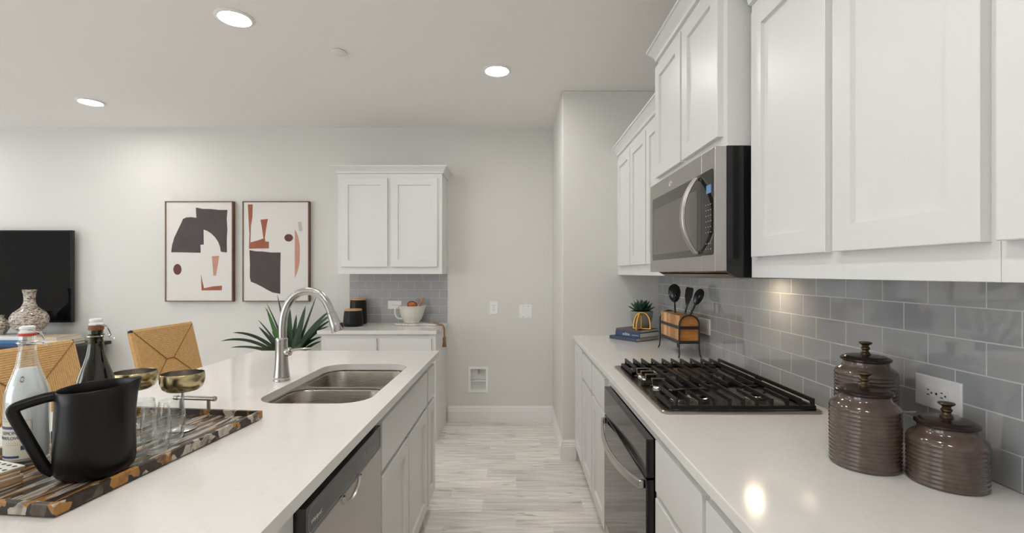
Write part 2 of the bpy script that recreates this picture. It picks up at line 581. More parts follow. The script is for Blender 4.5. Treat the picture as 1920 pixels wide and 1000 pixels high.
def rrect(x0, x1, y0, y1, r, n=6):
    pts = []
    for cx, cy, a0 in ((x1 - r, y1 - r, 0), (x0 + r, y1 - r, PI / 2), (x0 + r, y0 + r, PI), (x1 - r, y0 + r, 1.5 * PI)):
        for i in range(n + 1):
            a = a0 + PI / 2 * i / n
            pts.append((cx + r * math.cos(a), cy + r * math.sin(a)))
    return pts

def arc(c, r, a0, a1, n, u=(1, 0, 0), v=(0, 0, 1)):
    c, u, v = Vector(c), Vector(u), Vector(v)
    return [c + u * r * math.cos(a0 + (a1 - a0) * i / n) + v * r * math.sin(a0 + (a1 - a0) * i / n) for i in range(n + 1)]

def smooth_path(pts, n=8):
    pts = [Vector(p) for p in pts]
    q = [pts[0] * 2 - pts[1]] + pts + [pts[-1] * 2 - pts[-2]]
    out = []
    for i in range(1, len(q) - 2):
        p0, p1, p2, p3 = q[i - 1:i + 3]
        for k in range(n):
            t = k / n
            out.append(0.5 * ((2 * p1) + (p2 - p0) * t + (2 * p0 - 5 * p1 + 4 * p2 - p3) * t * t + (3 * p1 - p0 - 3 * p2 + p3) * t ** 3))
    out.append(pts[-1])
    return out

def text(s, size, parent, origin, right, up, mat, name, align='LEFT', bend=None, shear=0.0, sx=1.0):
    """flat lettering standing on a surface; bend=(centre, radius) wraps it round an upright cylinder"""
    cu = bpy.data.curves.new('lettering', 'FONT')
    cu.body = s
    cu.size = size
    cu.align_x = align
    cu.shear = shear
    cu.extrude = 0.0002
    tmp = bpy.data.objects.new('lettering', cu)
    C.objects.link(tmp)
    dg = bpy.context.evaluated_depsgraph_get()
    me = bpy.data.meshes.new_from_object(tmp.evaluated_get(dg))
    bpy.data.objects.remove(tmp)
    mb = MB()
    mb.bm.from_mesh(me)
    origin, right, up = Vector(origin), Vector(right).normalized(), Vector(up).normalized()
    nrm = right.cross(up)
    for v in mb.bm.verts:
        p = v.co.copy()
        if bend:
            (cx, cy, cz), rad, ang0 = bend
            a = ang0 + p.x * sx / rad
            v.co = Vector((cx + (rad + p.z) * math.cos(a), cy + (rad + p.z) * math.sin(a), cz + p.y))
        else:
            v.co = origin + right * p.x * sx + up * p.y + nrm * p.z
    return mb.build(name, mat, parent, smooth=0)

# mapping from a front elevation (u along the run, v up, w out of the face) to the room
def on_right(face):
    return lambda u, v, w: (face - w, u, v)
def on_island(face):
    return lambda u, v, w: (face + w, u, v)
def on_back(face):
    return lambda u, v, w: (u, face - w, v)

def shaker(P, u0, u1, v0, v1, t=0.02, rail=0.06, rec=0.011):
    mb = MB()
    def lp(d, w):
        return [P(u0 + d, v0 + d, w), P(u1 - d, v0 + d, w), P(u1 - d, v1 - d, w), P(u0 + d, v1 - d, w)]
    e = 0.0015
    mb.loft([lp(0, 0), lp(0, t - e), lp(e, t), lp(rail, t), lp(rail + 0.002, t - rec)])
    return mb

def slab_front(P, u0, u1, v0, v1, t=0.02):
    mb = MB()
    def lp(d, w):
        return [P(u0 + d, v0 + d, w), P(u1 - d, v0 + d, w), P(u1 - d, v1 - d, w), P(u0 + d, v1 - d, w)]
    mb.loft([lp(0, 0), lp(0, t - 0.0015), lp(0.0015, t)])
    return mb

def crown(P, u0, u1, depth, zb, parent, e0=True, e1=True, h=0.065):
    """stepped cornice round the front and the free ends"""
    mb = MB()
    k = h / 0.065
    loops = []
    for d, z in ((0.001, 0.0), (0.012, 0.003), (0.014, 0.016), (0.020, 0.026), (0.032, 0.040), (0.040, 0.048), (0.040, 0.052),
                 (0.048, 0.054), (0.048, 0.065)):
        z = zb + z * k
        a = u0 - (d if e0 else 0)
        b = u1 + (d if e1 else 0)
        loops.append([P(a, z, -depth), P(b, z, -depth), P(b, z, d), P(a, z, d)])
    mb.loft(loops)
    return mb.build('crown_moulding', M['cabinet'], parent, smooth=0)

# ------------------------------------------------------------------ the room
CEIL = 2.767
BACK = 4.472
RW = 1.08                                    # plaster of the side wall; tile face at 1.074
XL, YR = -7.0, -2.8
JX, JY = 0.35, 3.56

struct(MB().box(XL - .1, RW + .1, YR - .1, BACK + .1, -0.1, 0).build('floor', M['floor'], smooth=0),
       'pale grey wood look plank tile floor')
struct(MB().box(XL - .1, RW + .1, YR - .1, BACK + .1, CEIL, CEIL + .1).build('ceiling', M['ceiling'], smooth=0),
       'flat grey white ceiling')
mb = MB().slab_with_holes([(XL - .1, 0), (RW + .1, 0), (RW + .1, CEIL), (XL - .1, CEIL)], [[(-.4255, .297), (-.2815, .297), (-.2815, .4945), (-.4255, .4945)]], 0, .1)
mb.xf(Matrix(((1, 0, 0, 0), (0, 0, 1, BACK), (0, 1, 0, 0), (0, 0, 0, 1))))
struct(mb.build('wall_back', M['wall'], smooth=0), 'off white far wall')
struct(MB().box(RW, RW + .1, YR - .1, BACK, 0, CEIL).build('wall_right', M['wall'], smooth=0),
       'off white wall behind the cooktop run')
struct(MB().box(JX, RW - .0005, JY, BACK - .0005, 0, CEIL).build('wall_jog', M['wall'], smooth=0, bevel=0.006),
       'off white wall return at the end of the cooktop run')
def wall_with_openings(name, a0, a1, ops, Pm, label):
    mb = MB()
    cur = a0
    for o0, o1, z0, z1 in sorted(ops):
        mb.box(cur, o0, 0, CEIL, 0, 0.1, Pm)
        mb.box(o0, o1, 0, z0, 0, 0.1, Pm)
        mb.box(o0, o1, z1, CEIL, 0, 0.1, Pm)
        cur = o1
    mb.box(cur, a1, 0, CEIL, 0, 0.1, Pm)
    return struct(mb.build(name, M['wall'], smooth=0), label)
wall_with_openings('wall_rear', XL - .1, RW, [(-6.6, -4.4, 0.3, 2.4)],
                   lambda u, v, w: (u, YR - w, v), 'off white wall behind the camera with window openings')
wall_with_openings('wall_left', YR, BACK, [(-2.5, -0.3, 0.3, 2.4), (2.65, 3.55, 0.6, 2.2)],  # far opening is added, to send side light onto tile and cabinets
                   lambda u, v, w: (XL - w, u, v), 'off white wall of the living area with a window opening and a second opening added for side light')

struct(MB().box(1.074, RW - .0002, 0.2, JY - .0005, 0.9325, 1.83).build('trim_1', M['tile_right'], smooth=0),
       'glossy grey subway tile backsplash behind the cooktop')
struct(MB().box(-1.563, -0.643, 4.466, BACK - .0002, 0.9325, 1.3895).build('trim_2', M['tile_back'], smooth=0),
       'glossy grey subway tile backsplash between the far cabinets')

BASE = [(0, 0), (.016, 0), (.016, .100), (.012, .104), (.012, .116), (.009, .121), (.009, .132), (.005, .140), (.004, .147), (0, .147)]
def baseboard(name, u0, u1, Pm, label):
    mb = MB()
    mb.loft([[Pm(u0, d, z) for d, z in BASE], [Pm(u1, d, z) for d, z in BASE]])
    return struct(mb.build(name, M['trim'], smooth=0), label)
baseboard('baseboard_back', -0.638, JX, lambda u, d, z: (u, BACK - d, z), 'white stepped baseboard along the far wall')
baseboard('baseboard_left', XL, -1.66, lambda u, d, z: (u, BACK - d, z), 'white stepped baseboard behind the seating side')
baseboard('baseboard_jog', JY - .016, BACK, lambda u, d, z: (JX - d, u, z), 'white stepped baseboard along the wall return')
baseboard('baseboard_front', JX, 0.452, lambda u, d, z: (u, JY - d, z), 'white stepped baseboard on the face of the wall return')

# ------------------------------------------------------------------ ceiling fittings
def downlight(x, y, label):
    t = thing('ceiling_light', label, 'ceiling light', (x, y, CEIL), 0, 'recessed ceiling lights')
    MB().lathe([(0.074, -0.0005), (0.096, -0.0005), (0.097, -0.004), (0.092, -0.008), (0.080, -0.010), (0.074, -0.006), (0.074, -0.0005)], seg=48
               ).build('trim_ring', M['trim'], t, world=False)
    MB().lathe([(0, -0.001), (0.0735, -0.001), (0.0735, -0.005), (0, -0.005)], seg=48).build('lens', M['can_lens'], t, world=False)
    return t
CANS = [(-1.504, 2.54, 'round recessed ceiling light nearest the top edge, above the island'),
        (-3.394, 3.79, 'round recessed ceiling light at far left, above the television side'),
        (-0.126, 3.20, 'round recessed ceiling light above the aisle, beside the wall return')]
can0 = None
for x, y, lb in CANS:
    if can0 is None:
        can0 = downlight(x, y, lb)
    else:
        copy_thing(can0, (x, y, CEIL), lb)
for x, y in ((-0.78, 1.75), (-0.126, 0.6), (-0.126, -0.6), (-1.504, -0.7), (-3.394, 1.5), (-5.4, 3.79), (-5.4, 1.4), (-0.126, -0.9), (-3.394, -0.9)):  # unseen downlights, added to brighten the kitchen and living area
    copy_thing(can0, (x, y, CEIL), 'added round ceiling light outside the view, brightening the room')

t = thing('sprinkler_cover', 'small flat white disc on the ceiling between the recessed lights', 'ceiling cap', (-1.093, 2.93, CEIL))
MB().lathe([(0, -0.0005), (0.040, -0.0005), (0.046, -0.004), (0.046, -0.008), (0.043, -0.010), (0, -0.010)], seg=40
           ).build('cover_plate', M['trim'], t, world=False)

# ------------------------------------------------------------------ right-hand run: base units
CT = 0.932                                   # counter height
CB = 0.902                                   # underside of the slab
FR = 0.460                                   # face frame plane of the right run
PR = on_right(FR)
def body_box(mb, P, u0, u1, depth, z0, z1, toe=True):
    if toe:
        mb.box(u0, u1, z0 + 0.10, z1, -depth, 0, P)
        mb.box(u0, u1, z0, z0 + 0.10, -depth, -0.07, P)
    else:
        mb.box(u0, u1, z0, z1, -depth, 0, P)

def base_unit(name, label, P, u0, u1, depth, fronts, group=None, loc=None):
    t = thing(name, label, 'cabinet', loc, 0, group)
    mb = MB()
    body_box(mb, P, u0, u1, depth, 0.0, CB - 0.001)
    mb.build('body', M['cabinet'], t, smooth=0, bevel=0.001)
    for kind, a0, a1, b0, b1 in fronts:
        if kind == 'door':
            shaker(P, a0, a1, b0, b1).build('door', M['cabinet'], t, smooth=0)
        else:
            slab_front(P, a0, a1, b0, b1).build('drawer_front', M['cabinet'], t, smooth=0)
    return t
GB = 'white base cabinets under the cooktop counter'
DZ0, DZ1, WZ0, WZ1 = 0.115, 0.690, 0.712, 0.873
base_unit('base_cabinet', 'white base cabinet with one tall door, against the wall return', PR, 3.150, 3.556, 0.612,
          [('door', 3.162, 3.530, DZ0, 0.885)], GB, (0.766, 3.353, 0))
base_unit('base_cabinet', 'white base cabinet with drawer and door, second from the wall return', PR, 2.752, 3.149, 0.612,
          [('drawer', 2.760, 3.130, WZ0, WZ1), ('door', 2.760, 3.130, DZ0, DZ1)], GB, (0.766, 2.95, 0))
base_unit('base_cabinet', 'white base cabinet with drawer and door, directly beyond the oven', PR, 2.352, 2.751, 0.612,
          [('drawer', 2.360, 2.735, WZ0, WZ1), ('door', 2.360, 2.735, DZ0, DZ1)], GB, (0.766, 2.55, 0))
base_unit('drawer_cabinet', 'white drawer cabinet directly nearer than the oven, under the counter edge', PR, 1.113, 1.516, 0.612,
          [('drawer', 1.125, 1.497, WZ0, WZ1), ('drawer', 1.125, 1.497, 0.415, DZ1), ('drawer', 1.125, 1.497, DZ0, 0.393)], GB,
          (0.766, 1.31, 0))
base_unit('base_cabinet', 'white base cabinet nearest the camera at the bottom edge of the photo', PR, 0.70, 1.112, 0.612,
          [('drawer', 0.715, 1.100, WZ0, WZ1), ('door', 0.715, 1.100, DZ0, DZ1)], GB, (0.766, 0.9, 0))
# oven housing: stiles, rail above, deck
t = thing('oven_housing', 'white cabinet housing that frames the built-in oven', 'cabinet', (0.766, 1.934, 0), 0, GB)
mb = MB()
mb.box(1.517, 1.552, 0.10, CB - 0.001, -0.612, 0, PR)
mb.box(2.316, 2.351, 0.10, CB - 0.001, -0.612, 0, PR)
mb.box(1.552, 2.316, 0.853, CB - 0.001, -0.05, 0, PR)
mb.box(1.517, 2.351, 0.0, 0.10, -0.612, -0.07, PR)
mb.box(1.552, 2.316, 0.10, 0.118, -0.612, 0, PR)
mb.build('body', M['cabinet'], t, smooth=0)

# countertop
t = tag(MB().box(0.430, 1.0735, 0.25, JY - 0.0005, CB, CT).build('countertop', M['quartz'], smooth=0, bevel=0.003, origin=(0.75, 1.9, CB)),
        'white quartz counter slab along the tiled wall, carrying the cooktop', 'countertop')

# ------------------------------------------------------------------ built-in oven
t = thing('oven', 'built-in black glass oven with bowed steel handle, under the cooktop', 'oven', (0.75, 1.934, 0.118))
PO = on_right(0.458)
MB().box(1.570, 2.298, 0.1195, 0.840, -0.55, -0.003, PO).build('oven_body', M['black'], t, smooth=0)
MB().box(1.565, 2.303, 0.722, 0.850, 0, 0.028, PO).build('control_panel', M['glass_black'], t, smooth=0, bevel=0.003)
door = MB().box(1.565, 2.303, 0.150, 0.716, 0, 0.028, PO).build('oven_door', M['glass_black'], t, smooth=0, bevel=0.003)
MB().box(1.565, 2.303, 0.1195, 0.146, 0, 0.026, PO).build('lower_trim', M['steel'], t, smooth=0, bevel=0.002)
MB().box(1.60, 2.268, 0.155, 0.210, 0.0285, 0.0295, PO).build('door_trim', M['steel'], door, smooth=0)
mb = MB()
pts = []
for i in range(25):
    s = i / 24
    u = 1.585 + s * 0.698
    b = 1 - (2 * s - 1) ** 2
    pts.append((u, b))
loops = []
for u, b in pts:
    w = 0.034 + 0.040 * b
    z = 0.692 - 0.022 * b
    loops.append([PO(u, z - 0.016, w), PO(u, z - 0.013, w + 0.013), PO(u, z + 0.013, w + 0.013), PO(u, z + 0.016, w)])
mb.loft(loops)
for u in (1.592, 2.276):
    mb.box(u - 0.008, u + 0.008, 0.678, 0.706, 0.0285, 0.040, PO)
mb.build('door_handle', M['nickel'], door, smooth=40, bevel=0.003)

# ------------------------------------------------------------------ gas cooktop
t = thing('gas_cooktop', 'steel gas cooktop with black iron grates set into the quartz counter', 'cooktop', (0.755, 1.96, CT))
mb = MB()
mb.loft([[(x, y, CT + 0.0005) for x, y in rrect(0.486, 1.022, 1.568, 2.352, 0.02)],
         [(x, y, CT + 0.007) for x, y in rrect(0.486, 1.022, 1.568, 2.352, 0.02)],
         [(x, y, CT + 0.010) for x, y in rrect(0.490, 1.018, 1.572, 2.348, 0.018)],
         [(x, y, CT + 0.010) for x, y in rrect(0.500, 1.008, 1.582, 2.338, 0.016)],
         [(x, y, CT + 0.006) for x, y in rrect(0.512, 0.996, 1.594, 2.326, 0.016)]])
mb.build('base_plate', M['pan_steel'], t, smooth=30)
BARS = [.541, .581, .621, .670, .722, .767, .812, .862, .914, .956, 1.0]
ZT, ZF = CT + 0.046, CT + 0.022              # top of fingers, top of the low frame
def grate(y0, y1, near, label):
    mb = MB()
    zf0 = ZF - 0.012
    mb.box(0.520, 1.008, y0, y0 + 0.012, zf0, ZF)
    mb.box(0.520, 1.008, y1 - 0.012, y1, zf0, ZF)
    mb.box(0.996, 1.008, y0 + 0.012, y1 - 0.012, zf0, ZF)
    a, b = (y0 + 0.012, 1.79) if near else (2.12, y1 - 0.012)
    mb.box(0.520, 0.536, a, b, zf0, ZF)
    mb.box(0.52, 0.60, b - 0.012, b, zf0, ZF) if near else mb.box(0.52, 0.60, a, a + 0.012, zf0, ZF)
    for x, y in ((0.535, y0 + .01), (0.535, y1 - .01), (0.99, y0 + .01), (0.99, y1 - .01), (0.76, y0 + .006), (0.76, y1 - .006)):
        mb.box(x - 0.008, x + 0.008, y - 0.006, y + 0.006, CT + 0.0105 if abs(x - .76) > .2 else CT + 0.0105, zf0)
    return mb
GAPN = {4: 1.70, 6: 1.74, 8: 1.745}          # where the near fingers of the open bars start
GAPF = {4: 1.775, 6: 1.815, 8: 1.82}
def finger(mb, x, ya, yb, flag_lo=None, flag_hi=None, th=0.0032):
    """a bar along y with a downward flag at one end"""
    prof = [(ya, ZT), (yb, ZT)]
    low = ZT - 0.013
    if flag_hi is not None:
        prof += [(yb, ZF - .001), (yb - 0.012, ZF - .001), (yb - 0.020, low)]
    else:
        prof += [(yb, low)]
    if flag_lo is not None:
        prof += [(ya + 0.020, low), (ya + 0.012, ZF - .001), (ya, ZF - .001)]
    else:
        prof += [(ya, low)]
    mb.prism(prof, -th, th, lambda u, v, w: (x + w, u, v))
yN0, yN1, yF0, yF1 = 1.592, 1.952, 1.962, 2.342
near, far = grate(yN0, yN1, True, ''), grate(yF0, yF1, False, '')
for i, x in enumerate(BARS):
    if i == 0:
        finger(near, x, yN0, 1.785, flag_lo=1, flag_hi=1)
        finger(far, x, 2.135, yF1, flag_lo=1, flag_hi=1)
    elif i == 1:
        finger(near, x, yN0, yN1, flag_lo=1, flag_hi=1)
        finger(far, x, 2.09, yF1, flag_hi=1)
    elif i == 2:
        finger(near, x, yN0, 1.70, flag_lo=1)
        finger(near, x, 1.765, yN1, flag_hi=1, th=0.006)
        finger(far, x, yF0, 2.16, flag_lo=1, th=0.006)
        finger(far, x, 2.22, yF1, flag_hi=1)
    elif i in GAPN:
        finger(near, x, yN0, GAPN[i], flag_lo=1)
        finger(near, x, GAPF[i], yN1, flag_hi=1)
        finger(far, x, yF0, 2.11, flag_lo=1)
        finger(far, x, 2.19, yF1, flag_hi=1)
    else:
        finger(near, x, yN0, yN1, flag_lo=1, flag_hi=1)
        finger(far, x, yF0, yF1, flag_lo=1, flag_hi=1)
for x0, x1, y in ((0.632, 0.705, 1.735), (0.842, 0.905, 1.782)):
    near.box(x0, x1, y - 0.004, y + 0.004, ZT - 0.012, ZT - 0.0005)
for x0, x1, y in ((0.632, 0.705, 2.16), (0.842, 0.905, 2.15)):
    far.box(x0, x1, y - 0.004, y + 0.004, ZT - 0.012, ZT - 0.0005)
near.build('grate', M['iron'], t, smooth=0)
far.build('grate', M['iron'], t, smooth=0)
zb = CT + 0.0065
for bx, by, r in ((.668, 1.735, .040), (.886, 1.765, .044), (.668, 2.17, .040), (.886, 2.16, .036), (.79, 1.957, .050)):
    b = MB().lathe([(r * .95, zb), (r, zb + .004), (r, zb + .010), (r * .72, zb + .016), (0, zb + .016)], (bx, by, 0), 32
                   ).build('burner', M['nickel'], t)
    MB().lathe([(0, zb + .0165), (r * .82, zb + .0165), (r * .86, zb + .019), (r * .80, zb + .024), (0, zb + .025)], (bx, by, 0), 32
               ).build('burner_cap', M['iron'], b)
for k, (kx, ky, ka) in enumerate(((.562, 2.105, 0), (.565, 2.045, 0), (.567, 1.98, 0), (.570, 1.90, 0), (.578, 1.705, 0.35))):
    MM = Matrix.Translation((kx, ky, zb)) @ Matrix.Rotation(ka, 4, 'Z') @ Matrix.Scale(1.0 if k < 4 else 1.12, 4)
    kb = MB().lathe([(0, 0), (.022, 0), (.022, .005), (.019, .010), (0, .010)], seg=28).xf(MM).build('knob', M['chrome'], t)
    mb = MB()
    mb.prism([(-.022, .0102), (.022, .0102), (.027, .018), (.027, .040), (-.027, .040), (-.027, .018)], -.009, .006,
             lambda u, v, w: (u, w, v))
    mb.xf(MM).build('knob_grip', M['knob'], kb, smooth=0, bevel=0.0015)

# ------------------------------------------------------------------ wall cabinets on the right
UB = 1.385
FU = 0.768
PU = on_right(FU)
def wall_unit(name, label, P, u0, u1, depth, z0, z1, doors, loc, crown_ends=None, group=None, valance=True):
    t = thing(name, label, 'cabinet', loc, 0, group)
    mb = MB()
    mb.box(u0, u1, z0, z1, -depth, 0, P)
    mb.build('body', M['cabinet'], t, smooth=0, bevel=0.001)
    for a0, a1, b0, b1 in doors:
        shaker(P, a0, a1, b0, b1).build('door', M['cabinet'], t, smooth=0)
    if crown_ends is not None:
        crown(P, u0, u1, depth, z1 + 0.0005, t, *crown_ends)
    return t
GW = 'white shaker wall cabinets'
D0, D1 = 1.450, 2.226
wall_unit('wall_cabinet', 'white wall cabinet with three narrow doors, between microwave and wall return', PU, 2.332, 3.558, 0.311,
          UB, 2.268, [(3.125, 3.490, D0, D1), (2.745, 3.105, D0, D1), (2.350, 2.725, D0, D1)], (0.92, 2.945, UB), (False, False), GW)
wall_unit('wall_cabinet', 'white wall cabinet with two big doors, directly right of the microwave', PU, 0.752, 1.545, 0.311,
          UB, 2.268, [(1.150, 1.510, D0, D1), (0.766, 1.123, D0, D1)], (0.92, 1.15, UB), (False, False), GW)
wall_unit('wall_cabinet', 'white wall cabinet cut by the right edge of the photo', PU, 0.36, 0.751, 0.311,
          UB, 2.268, [(0.375, 0.7405, D0, D1)], (0.92, 0.55, UB), (False, False), GW)
wall_unit('wall_cabinet', 'tallest white wall cabinet, two short doors, directly above the microwave', on_right(0.700), 1.572, 2.330, 0.379,
          1.8225, 2.437, [(1.968, 2.318, 1.860, 2.400), (1.602, 1.948, 1.860, 2.400)], (0.89, 1.95, 1.8225), (True, True), GW)

# ------------------------------------------------------------------ microwave
t = thing('microwave', 'steel over-the-range microwave with bowed handle, hung above the cooktop', 'microwave', (0.88, 1.95, 1.383))
PM = on_right(0.700)
mb = MB()
mb.prism([(.700, 1.405), (.735, 1.385), (1.0735, 1.385), (1.0735, 1.8215), (.700, 1.8215)], 1.5725, 2.3295, lambda u, v, w: (u, w, v))
mb.build('microwave_body', M['gloss_black'], t, smooth=0, bevel=0.001)
mb = MB()
mb.prism([(.712, 1.3955), (.762, 1.3805), (1.05, 1.3805), (1.05, 1.3845), (.735, 1.3845)], 1.60, 2.31, lambda u, v, w: (u, w, v))
bp = mb.build('bottom_vent', M['steel'], t, smooth=0)
MB().box(0.945, 0.985, 1.885, 1.945, 1.3775, 1.3800).build('cooktop_lamp', M['lamp_lens'], bp, smooth=0)
mdoor = MB().box(1.6875, 2.3295, 1.405, 1.8205, 0.0005, 0.040, PM).build('microwave_door', M['steel_door'], t, smooth=0, bevel=0.002)
mpan = MB().box(1.5725, 1.6855, 1.405, 1.8205, 0.0005, 0.040, PM).build('control_panel', M['steel_door'], t, smooth=0, bevel=0.002)
def rpoly(u0, u1, v0, v1, rl, rr, n=6):
    pts = []
    for cu, cv, a0, r in ((u1 - rr, v1 - rr, 0, rr), (u0 + rl, v1 - rl, PI / 2, rl), (u0 + rl, v0 + rl, PI, rl), (u1 - rr, v0 + rr, 1.5 * PI, rr)):
        if r < 1e-5:
            pts.append((cu, cv))
            continue
        for i in range(n + 1):
            a = a0 + PI / 2 * i / n
            pts.append((cu + r * math.cos(a), cv + r * math.sin(a)))
    return pts
MB().prism(rpoly(1.6875, 2.286, 1.459, 1.750, 0, 0.012), 0.0402, 0.0412, PM).build('window', M['smoked'], mdoor, smooth=0)
MB().prism(rpoly(1.722, 2.272, 1.485, 1.700, 0.004, 0.004), 0.0413, 0.0418, PM).build('window_mesh', M['reflection_tint'], mdoor, smooth=0)
mb = MB()
mb.prism(rpoly(1.585, 1.6855, 1.461, 1.751, 0.012, 0), 0.0402, 0.0412, PM)
mb.mi = 1
for r in range(9):
    for c in range(3):
        u, v = 1.600 + c * 0.020, 1.480 + r * 0.019
        if r != 2:
            mb.box(u, u + 0.008, v, v + 0.003, 0.0413, 0.0416, PM)
mb.build('keypad', [M['glass_black'], M['ink_grey']], mpan, smooth=0)
MB().box(1.600, 1.640, 1.672, 1.700, 0.0413, 0.0418, PM).build('display', M['display'], mpan, smooth=0)
mb = MB()
loops = []
for i in range(29):
    s = i / 28
    b = 1 - abs(2 * s - 1) ** 2.2
    z = 1.468 + s * 0.275
    w = 0.044 + 0.050 * b
    hw = 0.0135 + 0.002 * b
    u = 1.712
    loops.append([PM(u - hw, z, w), PM(u - hw * .8, z, w + .012), PM(u + hw * .8, z, w + .012), PM(u + hw, z, w)])
mb.loft(loops)
for z in (1.474, 1.737):
    mb.box(1.705, 1.719, z - 0.006, z + 0.006, 0.0420, 0.052, PM)
mb.build('door_handle', M['steel_door'], mdoor, smooth=40, bevel=0.0025)
mb = MB()
mb.tube(arc(PM(2.02, 1.781, 0.0412), 0.013, 0, 2 * PI, 28, (0, -1, 0), (0, 0, 0.62))[:-1], 0.0013, 6, closed=True)
mb.tube(arc(PM(2.028, 1.779, 0.0412), 0.010, 0.4, 5.2, 20, (0, -1, 0), (0, 0.25, 0.9)), 0.0011, 6)
mb.build('emblem', M['ink_white'], mdoor)

# ------------------------------------------------------------------ island
IX0, IX1, IY0, IY1 = -1.560, -0.459, 0.40, 2.853
FI = -0.500
PI_ = on_island(FI)
hole = rrect(-0.955, -0.540, 1.700, 2.440, 0.105, 8)
outer = rrect(IX0, IX1, IY0, IY1, 0.012, 3)
o = MB().slab_with_holes(outer, [hole], CB, CT).build('island_countertop', M['quartz'], smooth=25, origin=(-1.0, 1.6, CB))
tag(o, 'white quartz island slab with the sink cut into it', 'countertop')

t = thing('sink_cabinet', 'white island base cabinet with wide false drawer and two doors, below the sink', 'cabinet', (-0.8, 2.145, 0), 0,
          'white island base cabinets')
mb = MB()
mb.box(1.695, 1.703, 0.0, .882, -0.60, -0.0002, PI_)
mb.box(2.577, 2.595, 0.0, .882, -0.60, -0.0002, PI_)
mb.box(1.713, 2.577, 0.0, CB - .001, -0.60, -0.585, PI_)
mb.box(1.713, 2.577, 0.10, 0.118, -0.585, -0.0002, PI_)
mb.box(1.713, 2.577, 0.0, 0.10, -0.09, -0.07, PI_)
mb.box(1.713, 2.577, 0.118, CB - .001, -0.018, -0.0002, PI_)
mb.build('body', M['cabinet'], t, smooth=0)
slab_front(PI_, 1.708, 2.575, 0.685, 0.862).build('drawer_front', M['cabinet'], t, smooth=0)
shaker(PI_, 1.708, 2.128, 0.115, 0.664).build('door', M['cabinet'], t, smooth=0)
shaker(PI_, 2.146, 2.575, 0.115, 0.664).build('door', M['cabinet'], t, smooth=0)
base_unit('island_cabinet', 'narrow white island cabinet with drawer and door, at the far end beside the sink cabinet', PI_, 2.5955, 2.838, 0.60,
          [('drawer', 2.607, 2.822, 0.685, 0.862), ('door', 2.607, 2.822, 0.115, 0.664)], 'white island base cabinets', (-0.8, 2.72, 0))
t = thing('kitchen_island', 'white panelled base of the island on the seating side', 'cabinet', (-1.13, 1.6, 0))
MB().box(-1.150, -1.1015, 0.44, 2.838, 0, CB - 0.001).build('back_panel', M['cabinet'], t, smooth=0)
MB().box(-1.1014, -0.502, 0.44, 1.070, 0.0, CB - 0.001).build('end_panel', M['cabinet'], t, smooth=0)

# dishwasher
t = thing('dishwasher', 'built-in dishwasher with dark control strip above a steel door, in the island', 'dishwasher', (-0.8, 1.383, 0))
PD = on_island(-0.506)
MB().box(1.078, 1.690, 0.02, 0.897, -0.58, 0, PD).build('tub', M['black'], t, smooth=0)
MB().box(1.080, 1.688, 0.02, 0.10, 0.0, 0.004, PD).build('toe_panel', M['black'], t, smooth=0)
dd = MB().box(1.080, 1.676, 0.105, 0.785, 0.0005, 0.030, PD).build('dishwasher_door', M['steel_door'], t, smooth=0, bevel=0.002)
mb = MB().box(1.080, 1.676, 0.787, 0.862, 0.0005, 0.029, PD)
mb.mi = 1
mb.tube([PD(u, v, 0.0292) for u, v in rpoly(1.092, 1.664, 0.795, 0.854, 0.016, 0.006)], 0.0009, 6, closed=True)
for i in range(9):
    u = 1.40 + i * 0.024
    mb.box(u, u + 0.012, 0.822, 0.8245, 0.0291, 0.0294, PD)
    mb.box(u + 0.003, u + 0.009, 0.829, 0.835, 0.0291, 0.0294, PD)
cp = mb.build('control_strip', [plain('dark control strip', (.035, .035, .038, 1), .22), M['ink_grey']], t, smooth=0)
text('Whirlpool', 0.0145, cp, PD(1.106, 0.812, 0.0291), (0, 1, 0), (0, 0, 1), M['ink_white'], 'lettering')
mb = MB()                                    # scooped pull under the strip
n = 16
loops = []
for rr, w in ((0.078, 0.0302), (0.074, 0.036), (0.066, 0.036), (0.062, 0.0302)):
    loops.append([PD(1.378 + rr * math.cos(PI + PI * i / n), 0.784 + 0.55 * rr * math.sin(PI + PI * i / n), w) for i in range(n + 1)])
mb.loft(loops, closed=False)
mb.build('pull_rim', M['steel_door'], dd)
MB().prism([(1.378 + 0.064 * math.cos(PI + PI * i / n), 0.784 + 0.034 * math.sin(PI + PI * i / n)) for i in range(n + 1)],
           0.0301, 0.0306, PD).build('pull_recess', M['pan_steel'], dd, smooth=0)

# sink: two bowls under one flange
t = thing('kitchen_sink', 'undermounted steel double bowl sink in the island', 'sink', (-0.75, 2.07, 0.70))
b1 = rrect(-0.945, -0.548, 1.705, 2.045, 0.085, 8)
b2 = rrect(-0.945, -0.548, 2.075, 2.432, 0.085, 8)
mb = MB().slab_with_holes(rrect(-0.985, -0.523, 1.697, 2.475, 0.095, 8), [b1, b2], 0.897, 0.9015)
mb.build('flange', M['sink_steel'], t, smooth=30)
def bowl(y0, y1):
    loops = []
    for d, z, r in ((0, 0.897, .085), (0.004, 0.89, .083), (0.010, 0.76, .08), (0.022, 0.722, .07), (0.05, 0.706, .06), (0.10, 0.702, .05)):
        loops.append([(x, y, z) for x, y in rrect(-0.945 + d, -0.548 - d, y0 + d, y1 - d, r, 8)])
    mb = MB()
    mb.loft(loops, False, True)
    b = mb.build('bowl', M['sink_steel'], t, smooth=50, recalc=False)
    MB().lathe([(0, .7025), (.034, .7025), (.042, .7035), (.044, .7055), (.036, .7065), (.03, .7045), (0, .704)],
               (-0.75, (y0 + y1) / 2, 0), 28).build('drain', M['chrome'], b)
bowl(1.705, 2.045)
bowl(2.075, 2.432)

